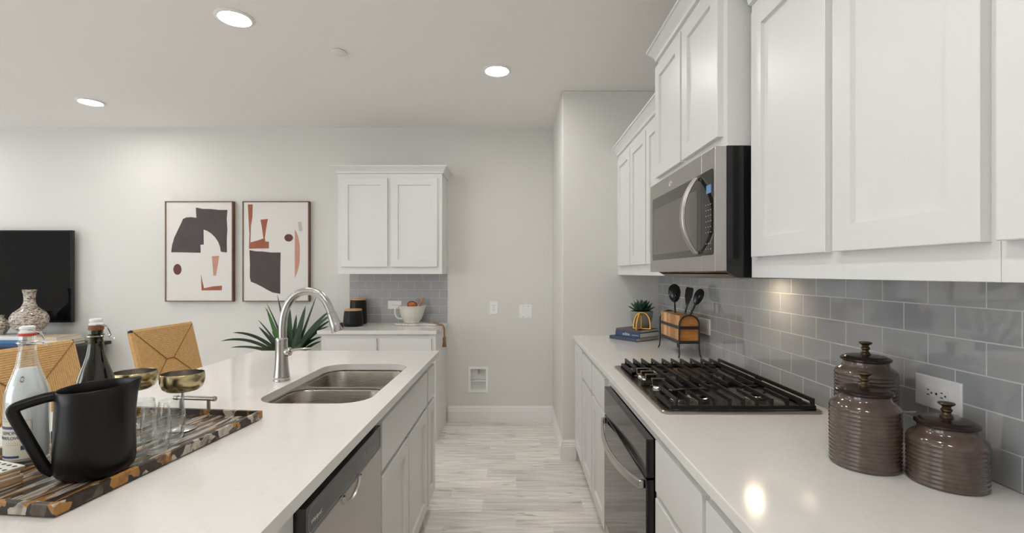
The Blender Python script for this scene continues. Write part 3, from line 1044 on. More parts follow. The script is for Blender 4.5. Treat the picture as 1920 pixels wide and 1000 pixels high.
# faucet
fx, fy = -1.017, 2.062
t = thing('kitchen_faucet', 'brushed steel gooseneck faucet with pull-down head, beside the sink', 'faucet', (fx, fy, CT + .0005))
MB().lathe([(0, 0), (.034, 0), (.0345, .004), (.032, .010), (.0335, .014), (.0325, .020), (.029, .050), (.0255, .100), (.0245, .170), (.0255, .176),
            (.0245, .182), (.019, .186), (0, .186)], seg=40).build('faucet_body', M['nickel'], t, world=False)
ln = lambda px, py: ((px - 967) / 890 * fy - fx, 0, EYE - (py - 512) / 890 * fy - CT)
path = smooth_path([ln(530, 640), ln(530, 612), ln(533.5, 588), ln(541.5, 568), ln(554, 554), ln(569, 547.5), ln(583, 547), ln(597.5, 551.5),
                    ln(609.5, 563), ln(617, 577), ln(621, 587)], 6)
MB().tube(path, .0168, 20).build('gooseneck', M['nickel'], t, world=False)
h0, h1 = Vector(ln(621, 587)), Vector(ln(633.5, 622))
hd = MB().tube([h0 + (h1 - h0) * s for s in (0, .03, .05, .3, .6, .93, 1.0)], [.0168, .0195, .0195, .0205, .0235, .0275, .0255], 24
               ).build('spray_head', M['nickel'], t, world=False)
s = h0 + (h1 - h0) * .72
MB().box(s.x + .018, s.x + .031, -.007, .007, s.z - .008, s.z + .016).build('spray_button', M['black'], hd, world=False, bevel=.003)
lv = MB().lathe([(0, -.004), (.017, -.004), (.0195, 0), (.0195, .016), (.017, .020), (0, .020)], seg=28,
                M4=Matrix.Translation((.020, 0, .125)) @ Matrix.Rotation(PI / 2, 4, 'Y')).build('lever_hub', M['nickel'], t, world=False)
MB().tube([(.034, 0, .128), (.06, 0, .134), (.126, 0, .138), (.129, 0, .138)], [.0075, .006, .0055, .004], 14).build('lever', M['nickel'], lv, world=False)

# ------------------------------------------------------------------ far cabinets on the back wall
FB = 3.865
PB = on_back(FB)
t = base_unit('base_cabinet', 'white base cabinet on the far wall with two drawers, beyond the island', PB, -1.585, -0.652, 0.6065,
              [('drawer', -1.548, -1.128, WZ0, .866), ('drawer', -1.104, -0.686, WZ0, .866),
               ('door', -1.548, -1.128, DZ0, DZ1), ('door', -1.104, -0.686, DZ0, DZ1)], None, (-1.12, 4.17, 0))
tag(MB().box(-1.609, -0.6435, 3.839, 4.4655, CB, CT).build('countertop', M['quartz'], smooth=0, bevel=0.003, origin=(-1.126, 4.15, CB)),
    'short white quartz counter slab on the far wall, below the hanging cabinet', 'countertop')
t = wall_unit('wall_cabinet', 'white two-door wall cabinet on the far wall, above the black canisters', on_back(4.147), -1.556, -0.6435, 0.3245,
              1.390, 2.267, [(-1.520, -1.117, 1.452, 2.226), (-1.086, -0.683, 1.452, 2.226)], (-1.1, 4.3, 1.39), (True, True))

# ------------------------------------------------------------------ wall plates
def duplex(name, label, c, right, up, w, h, horizontal, group=None, material=None):
    """socket plate: c is the middle of its back, right and up span its face"""
    right, up = Vector(right), Vector(up)
    n = right.cross(up)
    c = Vector(c)
    P = lambda u, v, q: tuple(c + right * u + up * v + n * q)
    t = thing(name, label, 'outlet', c, 0, group)
    mb = MB()
    def lp(d, q):
        return [P(-w / 2 + d, -h / 2 + d, q), P(w / 2 - d, -h / 2 + d, q), P(w / 2 - d, h / 2 - d, q), P(-w / 2 + d, h / 2 - d, q)]
    mb.loft([lp(0, 0.0003), lp(0, .003), lp(.004, .006)])
    mb.build('cover_plate', material or M['plastic'], t, smooth=0)
    for s in (-1, 1):
        du, dv = (s * .0195, 0) if horizontal else (0, s * .0195)
        q = rpoly(du - .0165, du + .0165, dv - .0145, dv + .0145, .009, .009) if not horizontal else rpoly(du - .0145, du + .0145, dv - .0165, dv + .0165, .009, .009)
        so = MB().prism(q, .0061, .0078, P).build('socket', material or M['plastic'], t, smooth=0)
        mb = MB()
        for a, b, ww, hh in ((-.006, .003, .0012, .004), (.006, .003, .0012, .0032), (0, -.007, .0022, .0022)):
            if horizontal:
                a, b, ww, hh = -b, a, hh, ww
            mb.box(du + a - ww, du + a + ww, dv + b - hh, dv + b + hh, .0079, .0082, P)
        mb.build('slots', M['slot'], so, smooth=0)
    MB().lathe([(0, 0), (.003, 0), (.003, .001), (0, .0012)], seg=12, M4=Matrix.Translation(P(0, 0, .0061)) @ n.to_track_quat('Z', 'Y').to_matrix().to_4x4()
               ).build('screw', M['nickel'], t)
    return t
duplex('wall_outlet', 'white sideways outlet on the grey tile behind the ribbed canisters', (1.0738, 1.2045, 1.0925), (0, -1, 0), (0, 0, 1), .133, .082, True)
duplex('wall_outlet', 'white sideways outlet on the far tiles behind the white bowl', (-1.137, 4.4658, 1.099), (1, 0, 0), (0, 0, 1), .129, .080, True)
duplex('wall_outlet', 'white upright outlet on the plain far wall, left of the blank plate', (-.206, BACK - .0002, 1.071), (1, 0, 0), (0, 0, 1), .080, .126, False)
def plate(name, label, cat, c, right, up, w, h, extra, m):
    right, up, c = Vector(right), Vector(up), Vector(c)
    n = right.cross(up)
    P = lambda u, v, q: tuple(c + right * u + up * v + n * q)
    t = thing(name, label, cat, c)
    mb = MB()
    def lp(d, q):
        return [P(-w / 2 + d, -h / 2 + d, q), P(w / 2 - d, -h / 2 + d, q), P(w / 2 - d, h / 2 - d, q), P(-w / 2 + d, h / 2 - d, q)]
    mb.loft([lp(0, 0.0003), lp(0, .003), lp(.004, .006)])
    mb.build('cover_plate', m, t, smooth=0)
    extra(t, P)
def toggles(t, P):
    for u in (-.046, 0, .046):
        MB().box(u - .005, u + .005, -.014, .014, .0061, .0085, P).build('switch_toggle', M['plastic'], t, smooth=0, bevel=.001)
plate('light_switch', 'light switch plate with three toggles on the side tiles, behind the utensil rack', 'switch', (1.0738, 2.70, 1.098), (0, -1, 0), (0, 0, 1), .170, .088,
      toggles, M['plastic'])
def screws(t, P):
    for u in (-.023, .023):
        for v in (-.05, .05):
            mb = MB()
            mb.lathe([(0, 0), (.0035, 0), (.0035, .001), (0, .0012)], seg=12, M4=Matrix.Translation(P(u, v, .0061)) @ Matrix.Rotation(PI / 2, 4, 'X'))
            mb.build('screw', M['nickel'], t)
plate('blank_plate', 'square white blank plate on the far wall, nearest the wall return', 'wall plate', (.093, BACK - .0002, 1.036), (1, 0, 0), (0, 0, 1), .126, .128,
      screws, M['plastic'])
# recessed water box
t = thing('water_supply_box', 'white recessed box low on the far wall with a pipe stub inside', 'wall box', (-.3535, BACK, .274))
Pq = on_back(BACK)
fo = [(-.447, .274), (-.260, .274), (-.260, .516), (-.447, .516)]
fi = [(-.4245, .298), (-.2825, .298), (-.2825, .4935), (-.4245, .4935)]
MB().slab_with_holes(fo, [fi], .0004, .007).xf(Matrix(((1, 0, 0, 0), (0, 0, -1, BACK), (0, 1, 0, 0), (0, 0, 0, 1)))).build('flange', M['plastic'], t, smooth=0, bevel=.0015)
mb = MB()
rows = [[Pq(u, v, w) for u, v in fi] for w in (.0003, -.070)]
mb.loft(rows, False, True)
mb.build('recess', M['plastic'], t, smooth=0, recalc=False)
MB().box(-.424, -.283, .372, .378, -.069, -.020, Pq).build('shelf_lip', M['plastic'], t, smooth=0)
mb = MB()
mb.tube([Pq(-.352, .45, -.0695), Pq(-.352, .45, -.03)], .009, 12)
mb.tube([Pq(-.352, .46, -.04), Pq(-.352, .480, -.04)], .006, 10)
mb.build('valve', M['nickel'], t)

# ------------------------------------------------------------------ pictures
def picture(label, x0, x1, z0, z1, shapes, cr):
    t = thing('framed_picture', label, 'picture', ((x0 + x1) / 2, BACK, z0), 0, 'framed abstract prints')
    P = on_back(BACK - .001)
    f = .009
    mb = MB()
    mb.box(x0, x0 + f, z0, z1, 0, .042, P)
    mb.box(x1 - f, x1, z0, z1, 0, .042, P)
    mb.box(x0 + f, x1 - f, z0, z0 + f, 0, .042, P)
    mb.box(x0 + f, x1 - f, z1 - f, z1, 0, .042, P)
    mb.build('picture_frame', M['walnut'], t, smooth=0)
    mb = MB()
    mb.box(x0 + f, x1 - f, z0 + f, z1 - f, .001, .036, P)
    mats = [M['art_white']]
    for m, poly in shapes:
        if m not in mats:
            mats.append(m)
        mb.mi = mats.index(m)
        pts = []
        for px, py in poly:
            u = x0 + f + (px - cr[0]) / (cr[1] - cr[0]) * (x1 - x0 - 2 * f)
            v = z1 - f - (py - cr[2]) / (cr[3] - cr[2]) * (z1 - z0 - 2 * f)
            pts.append(P(u, v, .0364))
        if len(pts) > 2:
            vs_ = [mb.bm.verts.new(p) for p in pts]
            fc = mb.face(vs_)
            fc.normal_update()
            if fc.normal.y > 0:
                fc.normal_flip()
    mb.build('canvas', mats, t, smooth=0, recalc=False)
def ell(cx, cy, rx, ry, n=20):
    return [(cx + rx * math.cos(2 * PI * i / n), cy + ry * math.sin(2 * PI * i / n)) for i in range(n)]
picture('left framed abstract print with a large dark arch shape, nearer the television', -3.274, -2.642, 1.131, 2.070, [
    (M['art_dark'], [(210, 93), (250, 101), (300, 102), (345, 107), (394, 107), (390, 160), (393, 220), (390, 290), (391, 356), (355, 352), (351, 325), (340, 295),
                     (322, 268), (300, 246), (278, 231), (255, 222), (256, 310), (237, 311), (238, 358), (150, 356), (66, 355), (72, 312), (84, 270), (105, 225),
                     (122, 190), (135, 160), (155, 151), (180, 149), (213, 153), (211, 120)]),
    (M['art_maroon'], ell(103, 455, 24, 32)),
    (M['art_pink'], [(303, 378), (346, 375), (338, 430), (327, 492), (312, 492), (307, 430)]),
    (M['art_rust'], [(239, 480), (247, 520), (258, 565), (310, 554), (362, 550), (361, 577), (243, 578)])], (38, 420, 62, 638))
picture('right framed abstract print with a dark block and rust strips, beside the far cabinet', -2.552, -1.930, 1.131, 2.070, [
    (M['art_rust'], [(512, 75), (542, 75), (540, 150), (531, 200), (528, 298), (570, 287), (605, 275), (598, 220), (588, 165), (632, 160), (622, 215), (614, 270),
                     (617, 293), (638, 293), (638, 333), (519, 335), (522, 250), (516, 150)]),
    (M['art_dark'], [(522, 343), (560, 350), (600, 351), (650, 357), (708, 357), (706, 480), (706, 600), (660, 592), (630, 577), (600, 560), (560, 540), (530, 528), (524, 500), (525, 430)]),
    (M['art_maroon'], ell(756, 271, 26, 22)),
    (M['art_pink'], [(792, 222), (803, 240), (813, 265), (821, 310), (823, 350), (820, 420), (808, 470), (792, 507)]),
    (M['art_grey'], [(810, 178), (832, 176), (838, 230), (818, 234)])], (487, 872, 62, 640))

# ------------------------------------------------------------------ television and console
t = thing('television', 'large flat black television on the far wall, at the left edge', 'television', (-4.84, BACK, .93))
Pt = on_back(BACK - .001)
MB().box(-5.30, -4.40, 1.05, 1.70, 0, .035, Pt).build('wall_mount', M['black'], t, smooth=0)
MB().box(-5.57, -4.118, .940, 1.796, .0355, .070, Pt).build('television_body', M['gloss_black'], t, smooth=0, bevel=.003)
MB().box(-5.555, -4.133, .960, 1.783, .0702, .0712, Pt).build('screen', M['screen'], t, smooth=0)
t = thing('media_console', 'dark console table under the television, carrying vases and books', 'console', (-4.7, 4.22, 0))
MB().box(-5.75, -3.79, 4.02, 4.45, .735, .765).build('console_top', M['espresso'], t, smooth=0, bevel=.002)
MB().box(-5.70, -3.84, 4.05, 4.44, .22, .7345).build('body', M['espresso'], t, smooth=0)
for x0 in (-5.68, -4.76):
    shaker(on_back(4.0495), x0, x0 + .90, .24, .71, .015, .05, .006).build('door', M['espresso'], t, smooth=0)
for x in (-5.66, -3.90):
    for y in (4.07, 4.40):
        MB().box(x, x + .04, y, y + .03, 0, .2195).build('leg', M['espresso'], t, smooth=0)

def book(label, loc, rz, W, L, T, cover, spine=None, title=None, group=None):
    """spine lies along local y at x = 0; lettering reads towards -y"""
    t = thing('book', label, 'book', loc, rz, group)
    b = min(.0025, T * .12)
    mb = MB()
    mb.prism([(0, 0), (W, 0), (W, b), (b * 1.5, b), (b * 1.5, T - b), (W, T - b), (W, T), (0, T)], 0, L, lambda u, v, w: (u, w, v))
    c = mb.build('cover', cover, t, world=False, smooth=0, bevel=.0008)
    MB().box(b * 1.5 + .0002, W - .004, .004, L - .004, b + .0002, T - b - .0002).build('pages', M['pages'], t, world=False, smooth=0)
    if title:
        for s, y, z, sz in title:
            o = text(s, sz, None, (-.0002, y, z), (0, -1, 0), (0, 0, 1), M['ink_white'], 'spine_lettering')
            o.parent = c
    return t
GC = 'books on the media console'
def flat_book(label, x, y, z, L, D, T, m, title=None):
    # spine towards the camera (-y): local y runs along -x... rotate +90 deg puts local x on +y
    b = book(label, (x + L, y, z), PI / 2, D, L, T, m, group=GC, title=title)
    return b
z = .7653
for lb, x0, x1, y, T, m, ttl in (
        ('dark navy book at the bottom of the left stack on the console', -4.65, -4.235, 4.035, .030, M['navy'], [('atlas', .10, .008, .016)][:0]),
        ('bright blue book in the middle of the left stack on the console', -4.64, -4.225, 4.045, .029, M['blue'], None),
        ('white book on top of the left stack on the console, under the vases', -4.63, -4.215, 4.055, .030, M['white_cover'], None)):
    flat_book(lb, x0, y, z, x1 - x0, .27, T, m)
    z += T + .0004
ZB = z
z = .7653
for lb, x0, x1, T, m in (('dark charcoal book at the bottom of the right stack on the console', -4.19, -3.895, .026, M['charcoal']),
                         ('grey white book in the middle of the right stack on the console', -4.185, -3.90, .026, M['white_cover']),
                         ('cream book on top of the right stack on the console', -4.18, -3.925, .028, M['cream'])):
    flat_book(lb, x0, 4.06, z, x1 - x0, .24, T, m)
    z += T + .0004

t = tag(MB().lathe([(0, 0), (.052, 0), (.060, .004), (.062, .012), (.095, .050), (.122, .090), (.130, .125), (.126, .160), (.108, .195), (.078, .222), (.054, .245),
                    (.042, .275), (.038, .310), (.040, .350), (.048, .390), (.050, .396), (.046, .396), (.034, .345), (.034, .28), (.03, .25), (0, .24)], seg=56
                   ).build('vase', M['mosaic'], smooth=60), 'large long-necked brown mosaic vase on the books before the television', 'vase')
t.location = (-4.292, 4.19, ZB + .0003)
t = tag(MB().lathe([(0, 0), (.035, 0), (.045, .02), (.066, .06), (.070, .085), (.06, .115), (.036, .138), (.026, .15), (.030, .170), (.033, .172), (.026, .17),
                    (.022, .15), (0, .14)], seg=48).build('vase', M['mosaic'], smooth=60), 'small round brown mosaic vase cut by the left edge', 'vase')
t.location = (-4.545, 4.18, ZB + .0003)

# ------------------------------------------------------------------ woven counter stools
def stool(label, x, yc):
    """faces +x; the woven back stands at local x = 0"""
    t = thing('counter_stool', label, 'stool', (x, yc, 0), 0, 'woven counter stools at the island')
    W, zb, zt = .485, .690, 1.058
    lean = .085
    def bp(y, s, o=0.0):                     # s 0..1 up the back, o out of the plane
        return Vector((lean * (1 - s) + o, y, zb + (zt - zb) * s + o * .22))
    mb = MB()
    uvl = mb.bm.loops.layers.uv.new('UVMap')
    hw = W / 2
    for side in (1, -1):
        c = [(-hw, 0), (hw, 0), (hw, 1), (-hw, 1)]
        k = [(-.030, .50), (.030, .50)]
        e, ic = .016 * side, .005 * side
        P4 = [bp(y, s, e) for y, s in c]
        K = [bp(y, s, ic) for y, s in k]
        fs = [([P4[0], P4[1], K[1], K[0]], 'z'), ([P4[2], P4[3], K[0], K[1]], 'z'), ([P4[1], P4[2], K[1]], 'y'), ([P4[3], P4[0], K[0]], 'y')]
        for pts, ax in fs:
            v = [mb.bm.verts.new(p) for p in pts]
            f = mb.face(v if side > 0 else v[::-1])
            for lp in f.loops:
                q = lp.vert.co
                lp[uvl].uv = ((q.z if ax == 'z' else q.y), (q.y if ax == 'z' else q.z))
    # rolled edges: half rounds wrapped over the frame bars
    def roll(a, b, axu):
        a, b = Vector(a), Vector(b)
        t_ = (b - a).normalized()
        out = None
        n_ = (bp(0, 0, 1) - bp(0, 0, 0)).normalized()
        o_ = n_.cross(t_).normalized()
        mid = (a + b) / 2
        if (mid - bp(0, .5)).dot(o_) < 0:
            o_ = -o_
        rows = []
        for q in (a, b):
            rows.append([q + n_ * .0164 * math.cos(PI * i / 8) + o_ * .0165 * math.sin(PI * i / 8) for i in range(9)])
        vr = [[mb.bm.verts.new(p) for p in r] for r in rows]
        for i in range(8):
            f = mb.face((vr[0][i], vr[0][i + 1], vr[1][i + 1], vr[1][i]))
            for lp in f.loops:
                q = lp.vert.co
                lp[uvl].uv = ((i + .5) * .006 if axu == 'r' else 0, q.y + q.z)
                lp[uvl].uv = (q.dot(t_), 0) if axu == 'c' else lp[uvl].uv
    roll(bp(-hw, 1), bp(hw, 1), 'r')
    roll(bp(-hw, 0), bp(hw, 0), 'r')
    roll(bp(-hw, 0), bp(-hw, 1), 'r')
    roll(bp(hw, 0), bp(hw, 1), 'r')
    mb.mi = 1
    for side in (1, -1):
        P4 = [bp(y, s, .0168 * side) for y, s in ((-hw, 0), (hw, 0), (hw, 1), (-hw, 1))]
        K = [bp(y, s, .0078 * side) for y, s in ((-.030, .50), (.030, .50))]
        for a, b in ((P4[0], K[0]), (P4[3], K[0]), (P4[1], K[1]), (P4[2], K[1]), (K[0], K[1])):
            mb.tube([a.lerp(b, i / 24) + Vector((0, .0012 * (-1) ** i, 0)) for i in range(25)], .0028, 6)
    mb.build('woven_back', [M['weave'], M['seam']], t, world=False, smooth=25, recalc=True)
    mb = MB()
    for s in (-1, 1):
        mb.tube([bp(s * (hw + .002), -.14), bp(s * (hw + .002), -.02), bp(s * (hw + .002), 1.035)], .0125, 12)
    mb.build('back_frame', M['wrought'], t, world=False)
    mb = MB()
    uvl = mb.bm.loops.layers.uv.new('UVMap')
    x0, x1, zs = lean + .02, .52, .655
    kx = (x0 + x1) / 2
    top = [(x0, -hw, zs), (x1, -hw, zs), (x1, hw, zs), (x0, hw, zs)]
    K = [(kx - .02, 0, zs - .012), (kx + .02, 0, zs - .012)]
    for pts, ax in (([top[0], top[1], K[1], K[0]], 1), ([top[2], top[3], K[0], K[1]], 1), ([top[1], top[2], K[1]], 0), ([top[3], top[0], K[0]], 0)):
        f = mb.face([mb.bm.verts.new(p) for p in pts])
        for lp in f.loops:
            lp[uvl].uv = (lp.vert.co[ax], lp.vert.co[1 - ax])
    lo = [(x, y, zs - .035) for x, y, _ in top]
    for i in range(4):
        j = (i + 1) % 4
        mb.face([mb.bm.verts.new(p) for p in (top[i], lo[i], lo[j], top[j])])
    mb.face([mb.bm.verts.new(p) for p in lo[::-1]])
    mb.build('woven_seat', M['weave'], t, world=False, smooth=0)
    for sx in (x0 + .01, x1 - .01):
        for sy in (-1, 1):
            MB().tube([(sx, sy * (hw - .01), zs - .036), (sx + (.02 if sx > .3 else -.02), sy * (hw + .005), 0.0002)], [.014, .011], 12
                      ).build('leg', M['wrought'], t, world=False)
    mb = MB()
    for sy in (-1, 1):
        mb.tube([(x0, sy * (hw - .004), .25), (x1, sy * (hw - .004), .25)], .009, 10)
    mb.tube([(x1 - .0, -hw, .22), (x1 - .0, hw, .22)], .009, 10)
    mb.build('foot_rail', M['wrought'], t, world=False)
    return t
s0 = stool('woven cord counter stool further along the island, fully seen between bottle and faucet', -2.18, 2.93)
copy_thing(s0, (-2.18, 2.08, 0), 'woven cord counter stool cut by the left edge, behind the clear bottle')

# ------------------------------------------------------------------ floor plant beyond the island
px_, py_ = -1.965, 4.13
t = thing('potted_plant', 'dark green strap-leaved floor plant between the island and the far cabinet', 'plant', (px_, py_, 0))
MB().lathe([(0, 0.0002), (.11, 0.0002), (.118, .01), (.150, .36), (.152, .38), (.145, .38), (.138, .35), (.137, .345), (0, .345)], (px_, py_, 0), 40).build('planter', M['concrete'], t)
MB().lathe([(0, .3455), (.134, .3455), (.12, .352), (0, .356)], (px_, py_, 0), 28).build('soil', M['soil'], t)
MB().tube([(px_, py_, .35), (px_ - .01, py_, .48), (px_, py_, .64)], [.022, .019, .016], 12).build('stem', M['bamboo'], t)
def leaf(mb, base, tip, wid, arch=.35, dirv=None, n=12):
    base, tip = Vector(base), Vector(tip)
    ctrl = base.lerp(tip, .45) + Vector((0, 0, arch * (tip - base).length))
    rows = []
    for i in range(n + 1):
        s = i / n
        p = base * (1 - s) ** 2 + ctrl * 2 * s * (1 - s) + tip * s * s
        d = ((ctrl - base) * (1 - s) + (tip - ctrl) * s).normalized()
        sd = d.cross(Vector((0, 1, 0)))
        side = (sd if sd.length > .2 else d.cross(Vector((1, 0, 0)))).normalized()
        side = (side + Vector((0, .35, 0))).normalized()
        w = 1.45 * wid * (1.0 - s) ** .55 * min(1, .55 + s * 2.2) * .5 if i < n else .0006
        nr = side.cross(d).normalized()
        rows.append([p - side * w, p + nr * (.16 * w + .0012), p + side * w, p + nr * (.16 * w - .0012)])
    mb.loft(rows)
def PW(px, py, Y):
    return ((px - 967) / F * Y, Y, EYE - (py - 512) / F * Y)
mb = MB()
LV = [  # tip pixel, depth, width, arch, base offset
    (414, 640, 3.95, .034, .34, -.03), (436, 624, 4.05, .038, .30, -.03), (432, 652, 4.16, .030, .20, -.03), (485, 613, 4.02, .052, .06, -.03),
    (484, 600, 4.26, .030, .10, -.02), (497, 576, 4.30, .026, .08, -.02), (500, 569, 4.20, .026, .10, 0), (520, 553, 4.32, .034, .03, 0),
    (543, 575, 4.10, .072, .01, .00), (573, 574, 4.08, .072, .00, .02), (593, 556, 4.22, .030, -.02, .03), (622, 581, 4.16, .040, .20, .03),
    (626, 588, 4.00, .040, .22, .03), (622, 600, 4.22, .036, .24, .03), (616, 612, 4.06, .036, .24, .03), (604, 632, 4.10, .034, .25, .03),
    (603, 640, 4.20, .034, .25, .03), (562, 606, 3.92, .036, .14, .02), (478, 650, 4.0, .040, .12, -.03), (566, 645, 3.9, .05, .1, .0),
    (525, 600, 4.2, .055, .02, -.01), (556, 590, 4.18, .060, .02, .01), (590, 610, 4.0, .05, .10, .02), (510, 622, 4.14, .05, .08, -.02)]
for k, (a, b, Y, w, ar, bo) in enumerate(LV):
    leaf(mb, (px_ + bo * .5, py_ + (Y - py_) * .08, .60 + .012 * (k % 4)), PW(a, b, Y), w, ar)
mb.build('leaves', M['leaf'], t, smooth=60)
mb = MB()
leaf(mb, (px_ - .02, py_ - .02, .61), PW(500, 579, 4.02), .062, .02)
mb.build('fresh_leaf', M['leaf_bright'], t, smooth=60)

# ------------------------------------------------------------------ tray on the island
TX, TY, TR = -1.0715, 1.234, math.radians(-6.1)
T0 = CT + .0115                              # upper face of the tray floor
t = thing('serving_tray', 'dark horn mosaic tray with metal handles on the island, holding bottles, pitcher and glasses', 'tray', (TX, TY, CT), TR)
hx, hy = .23, .311
MB().box(-hx + .0122, hx - .0122, -hy + .0122, hy - .0122, .0045, .0110).build('tray_floor', M['horn'], t, world=False, smooth=0)
mb = MB()
mb.box(-hx, hx, -hy, -hy + .012, .004, .0275)
mb.box(-hx, hx, hy - .012, hy, .004, .0275)
mb.box(-hx, -hx + .012, -hy + .012, hy - .012, .004, .0275)
mb.box(hx - .012, hx, -hy + .012, hy - .012, .004, .0275)
mb.build('rim', M['horn_rim'], t, world=False, smooth=0, bevel=.0012)
for sx in (-1, 1):
    for sy in (-1, 1):
        MB().lathe([(0, .0004), (.009, .0004), (.009, .0039), (0, .0039)], (sx * .20, sy * .28, 0), 16).build('foot', M['acrylic'], t, world=False)
for sy in (1, -1):
    y = sy * (hy - .006)
    mb = MB()
    mb.tube([(-.073, y, .062), (.073, y, .062)], .0068, 16)
    for sx in (-1, 1):
        mb.tube([(sx * .048, y, .0277), (sx * .048, y, .060)], .0058, 14)
        mb.lathe([(0, 0), (.0082, 0), (.0082, .006), (0, .006)], seg=16, M4=Matrix.Translation((sx * .064, y, .062)) @ Matrix.Rotation(PI / 2, 4, 'Y'))
    mb.build('handle', M['bronze'] if False else plain('pewter', (.42, .38, .33, 1), .28, 1.0), t, world=False)

# pitcher
pc = Vector((-.960, 1.085, T0 + .0002))
t = thing('pitcher', 'matte black pitcher with angular handle on the tray', 'pitcher', pc)
vd = Vector((pc.x, pc.y, 0)).normalized()
rt = Vector((vd.y, -vd.x, 0))
a_sp = math.atan2(rt.y, rt.x)
prof = [(0, 0), (.050, 0), (.062, .004), (.0705, .014), (.0730, .030), (.0728, .060), (.0712, .120), (.0695, .170), (.0690, .196), (.0670, .199), (.0650, .196),
        (.0655, .170), (.067, .120), (.068, .03), (.060, .010), (0, .008)]
mb = MB()
mb.lathe(prof, seg=72)
for v in mb.bm.verts:
    r = math.hypot(v.co.x, v.co.y)
    if r < 1e-4:
        continue
    a = math.atan2(v.co.y, v.co.x) - a_sp
    a = (a + PI) % (2 * PI) - PI
    hgt = max(0, min(1, (v.co.z - .110) / .089))
    g = math.exp(-(a / .26) ** 2) * hgt ** 2
    k = 1 + .22 * g / (r / .069)
    v.co.x *= k
    v.co.y *= k
    v.co.z += .006 * g + .004 * hgt * math.cos(a)
mb.build('pitcher_body', M['ceramic_black'], t, world=False, smooth=50)
L = -rt
hp = [L * .0660 + Vector((0, 0, .186)), L * .085 + Vector((0, 0, .184)), L * .118 + Vector((0, 0, .1755)), L * .129 + Vector((0, 0, .169)), L * .1295 + Vector((0, 0, .157)),
      L * .116 + Vector((0, 0, .120)), L * .098 + Vector((0, 0, .072)), L * .083 + Vector((0, 0, .034)), L * .068 + Vector((0, 0, .018))]
MB().tube(smooth_path(hp, 5), .0088, 14, flat=1.25).build('handle', M['ceramic_black'], t, world=False, smooth=60)

# swing-top bottles
def bottle(name, label, x, y, gm, lm, fill, gasket, ang, collar=.0061):
    t = thing(name, label, 'bottle', (x, y, T0 + .0003))
    out = [(0, 0.0), (.030, 0.0), (.038, .003), (.041, .010), (.041, .150), (.0395, .168), (.034, .190), (.026, .215), (.0200, .238), (.0168, .262), (.0155, .282),
           (.0175, .284), (.0175, .292), (.0150, .294), (.0150, .304)]
    inn = [(.0115, .304), (.0115, .282), (.0140, .262), (.0172, .238), (.0232, .215), (.0312, .190), (.0365, .168), (.038, .150), (.038, .012), (.030, .006), (0, .006)]
    MB().lathe(out + inn, seg=48).build('glass_body', gm, t, world=False, smooth=50)
    lq = [(0, .0065), (.0296, .0065), (.0376, .0125)]
    lq += [(r - .0004, z_) for r, z_ in inn[::-1] if .10 < z_ < fill]
    rf = .0200 if fill < .24 else .0155
    MB().lathe(lq + [(rf - .003, fill), (0, fill)], seg=40).build('drink', lm, t, world=False, smooth=50)
    k = .3042 + collar
    MB().lathe([(0, k + .0002), (.0155, k + .0002), (.016, k + .003), (.0135, k + .006), (.0120, k + .009), (.0145, k + .011), (.0145, k + .016), (.010, k + .018), (0, k + .0185)], seg=28).build('stopper', M['porcelain'], t, world=False)
    MB().lathe([(0, .3042), (.0162, .3042), (.0168, .307), (.0162, .3042 + collar), (0, .3042 + collar)], seg=28).build('gasket', gasket, t, world=False)
    mb = MB()
    ca, sa = math.cos(ang), math.sin(ang)
    R = lambda u, v, w: (u * ca - v * sa, u * sa + v * ca, w)
    mb.tube([R(.0190 * math.cos(2 * PI * i / 24), .0190 * math.sin(2 * PI * i / 24), .288) for i in range(24)], .0012, 6, closed=True)
    for s in (-1, 1):
        mb.tube([R(.019, s * .006, .288), R(.026, s * .010, .284), R(.030, s * .014, .290), R(.022, s * .0185, .312), R(.006, s * .0188, .319), R(0, s * .0150, .319)], .0012, 6)
    mb.tube([R(.019, -.006, .288), R(.036, -.005, .278), R(.038, .0, .276), R(.036, .005, .278), R(.019, .006, .288)], .0012, 6)
    mb.build('wire_bail', M['chrome'], t, world=False)
    return t
b1 = bottle('swing_top_bottle', 'clear swing-top bottle of cloudy lemonade at the left end of the tray', -1.183, 1.150, M['glass'], M['liquid'], .226, M['red'], .75)
b2 = bottle('swing_top_bottle', 'dark green swing-top bottle behind the black pitcher', -1.121, 1.268, M['glass_olive'], M['wine'], .236, M['cork'], .75, .0125)
# paper label on the clear bottle
bx, by, bz = b1.location
A0, A1 = math.radians(-155), math.radians(-34)
rl = .0414
mb = MB()
n = 24
def cyl(a, z_, r):
    return (bx + r * math.cos(a), by + r * math.sin(a), bz + z_)
def wrap(mb, a0, a1, z0, z1, r, n=24):
    rows = []
    for i in range(n + 1):
        a = a0 + (a1 - a0) * i / n
        rows.append([cyl(a, z0, r), cyl(a, z1, r), cyl(a, z1, r - .0002), cyl(a, z0, r - .0002)])
    mb.loft(rows)
wrap(mb, A0, A1, .018, .112, rl)
lab = mb.build('paper_label', M['label'], b1, smooth=30)
mb = MB()
wrap(mb, A0 + .06, math.radians(-58), .090, .096, rl + .0004)
wrap(mb, A0 + .06, math.radians(-64), .022, .027, rl + .0004)
wrap(mb, math.radians(-60), math.radians(-36), .040, .050, rl + .0004)
for a0, a1 in ((A0 + .03, A0 + .04), (A1 - .04, A1 - .03)):
    wrap(mb, a0, a1, .021, .109, rl + .0004, 2)
wrap(mb, A0 + .03, A1 - .03, .108, .1085, rl + .0004)
mb.build('label_bands', M['ink_blue'], lab, smooth=30)
am = math.radians(-93)
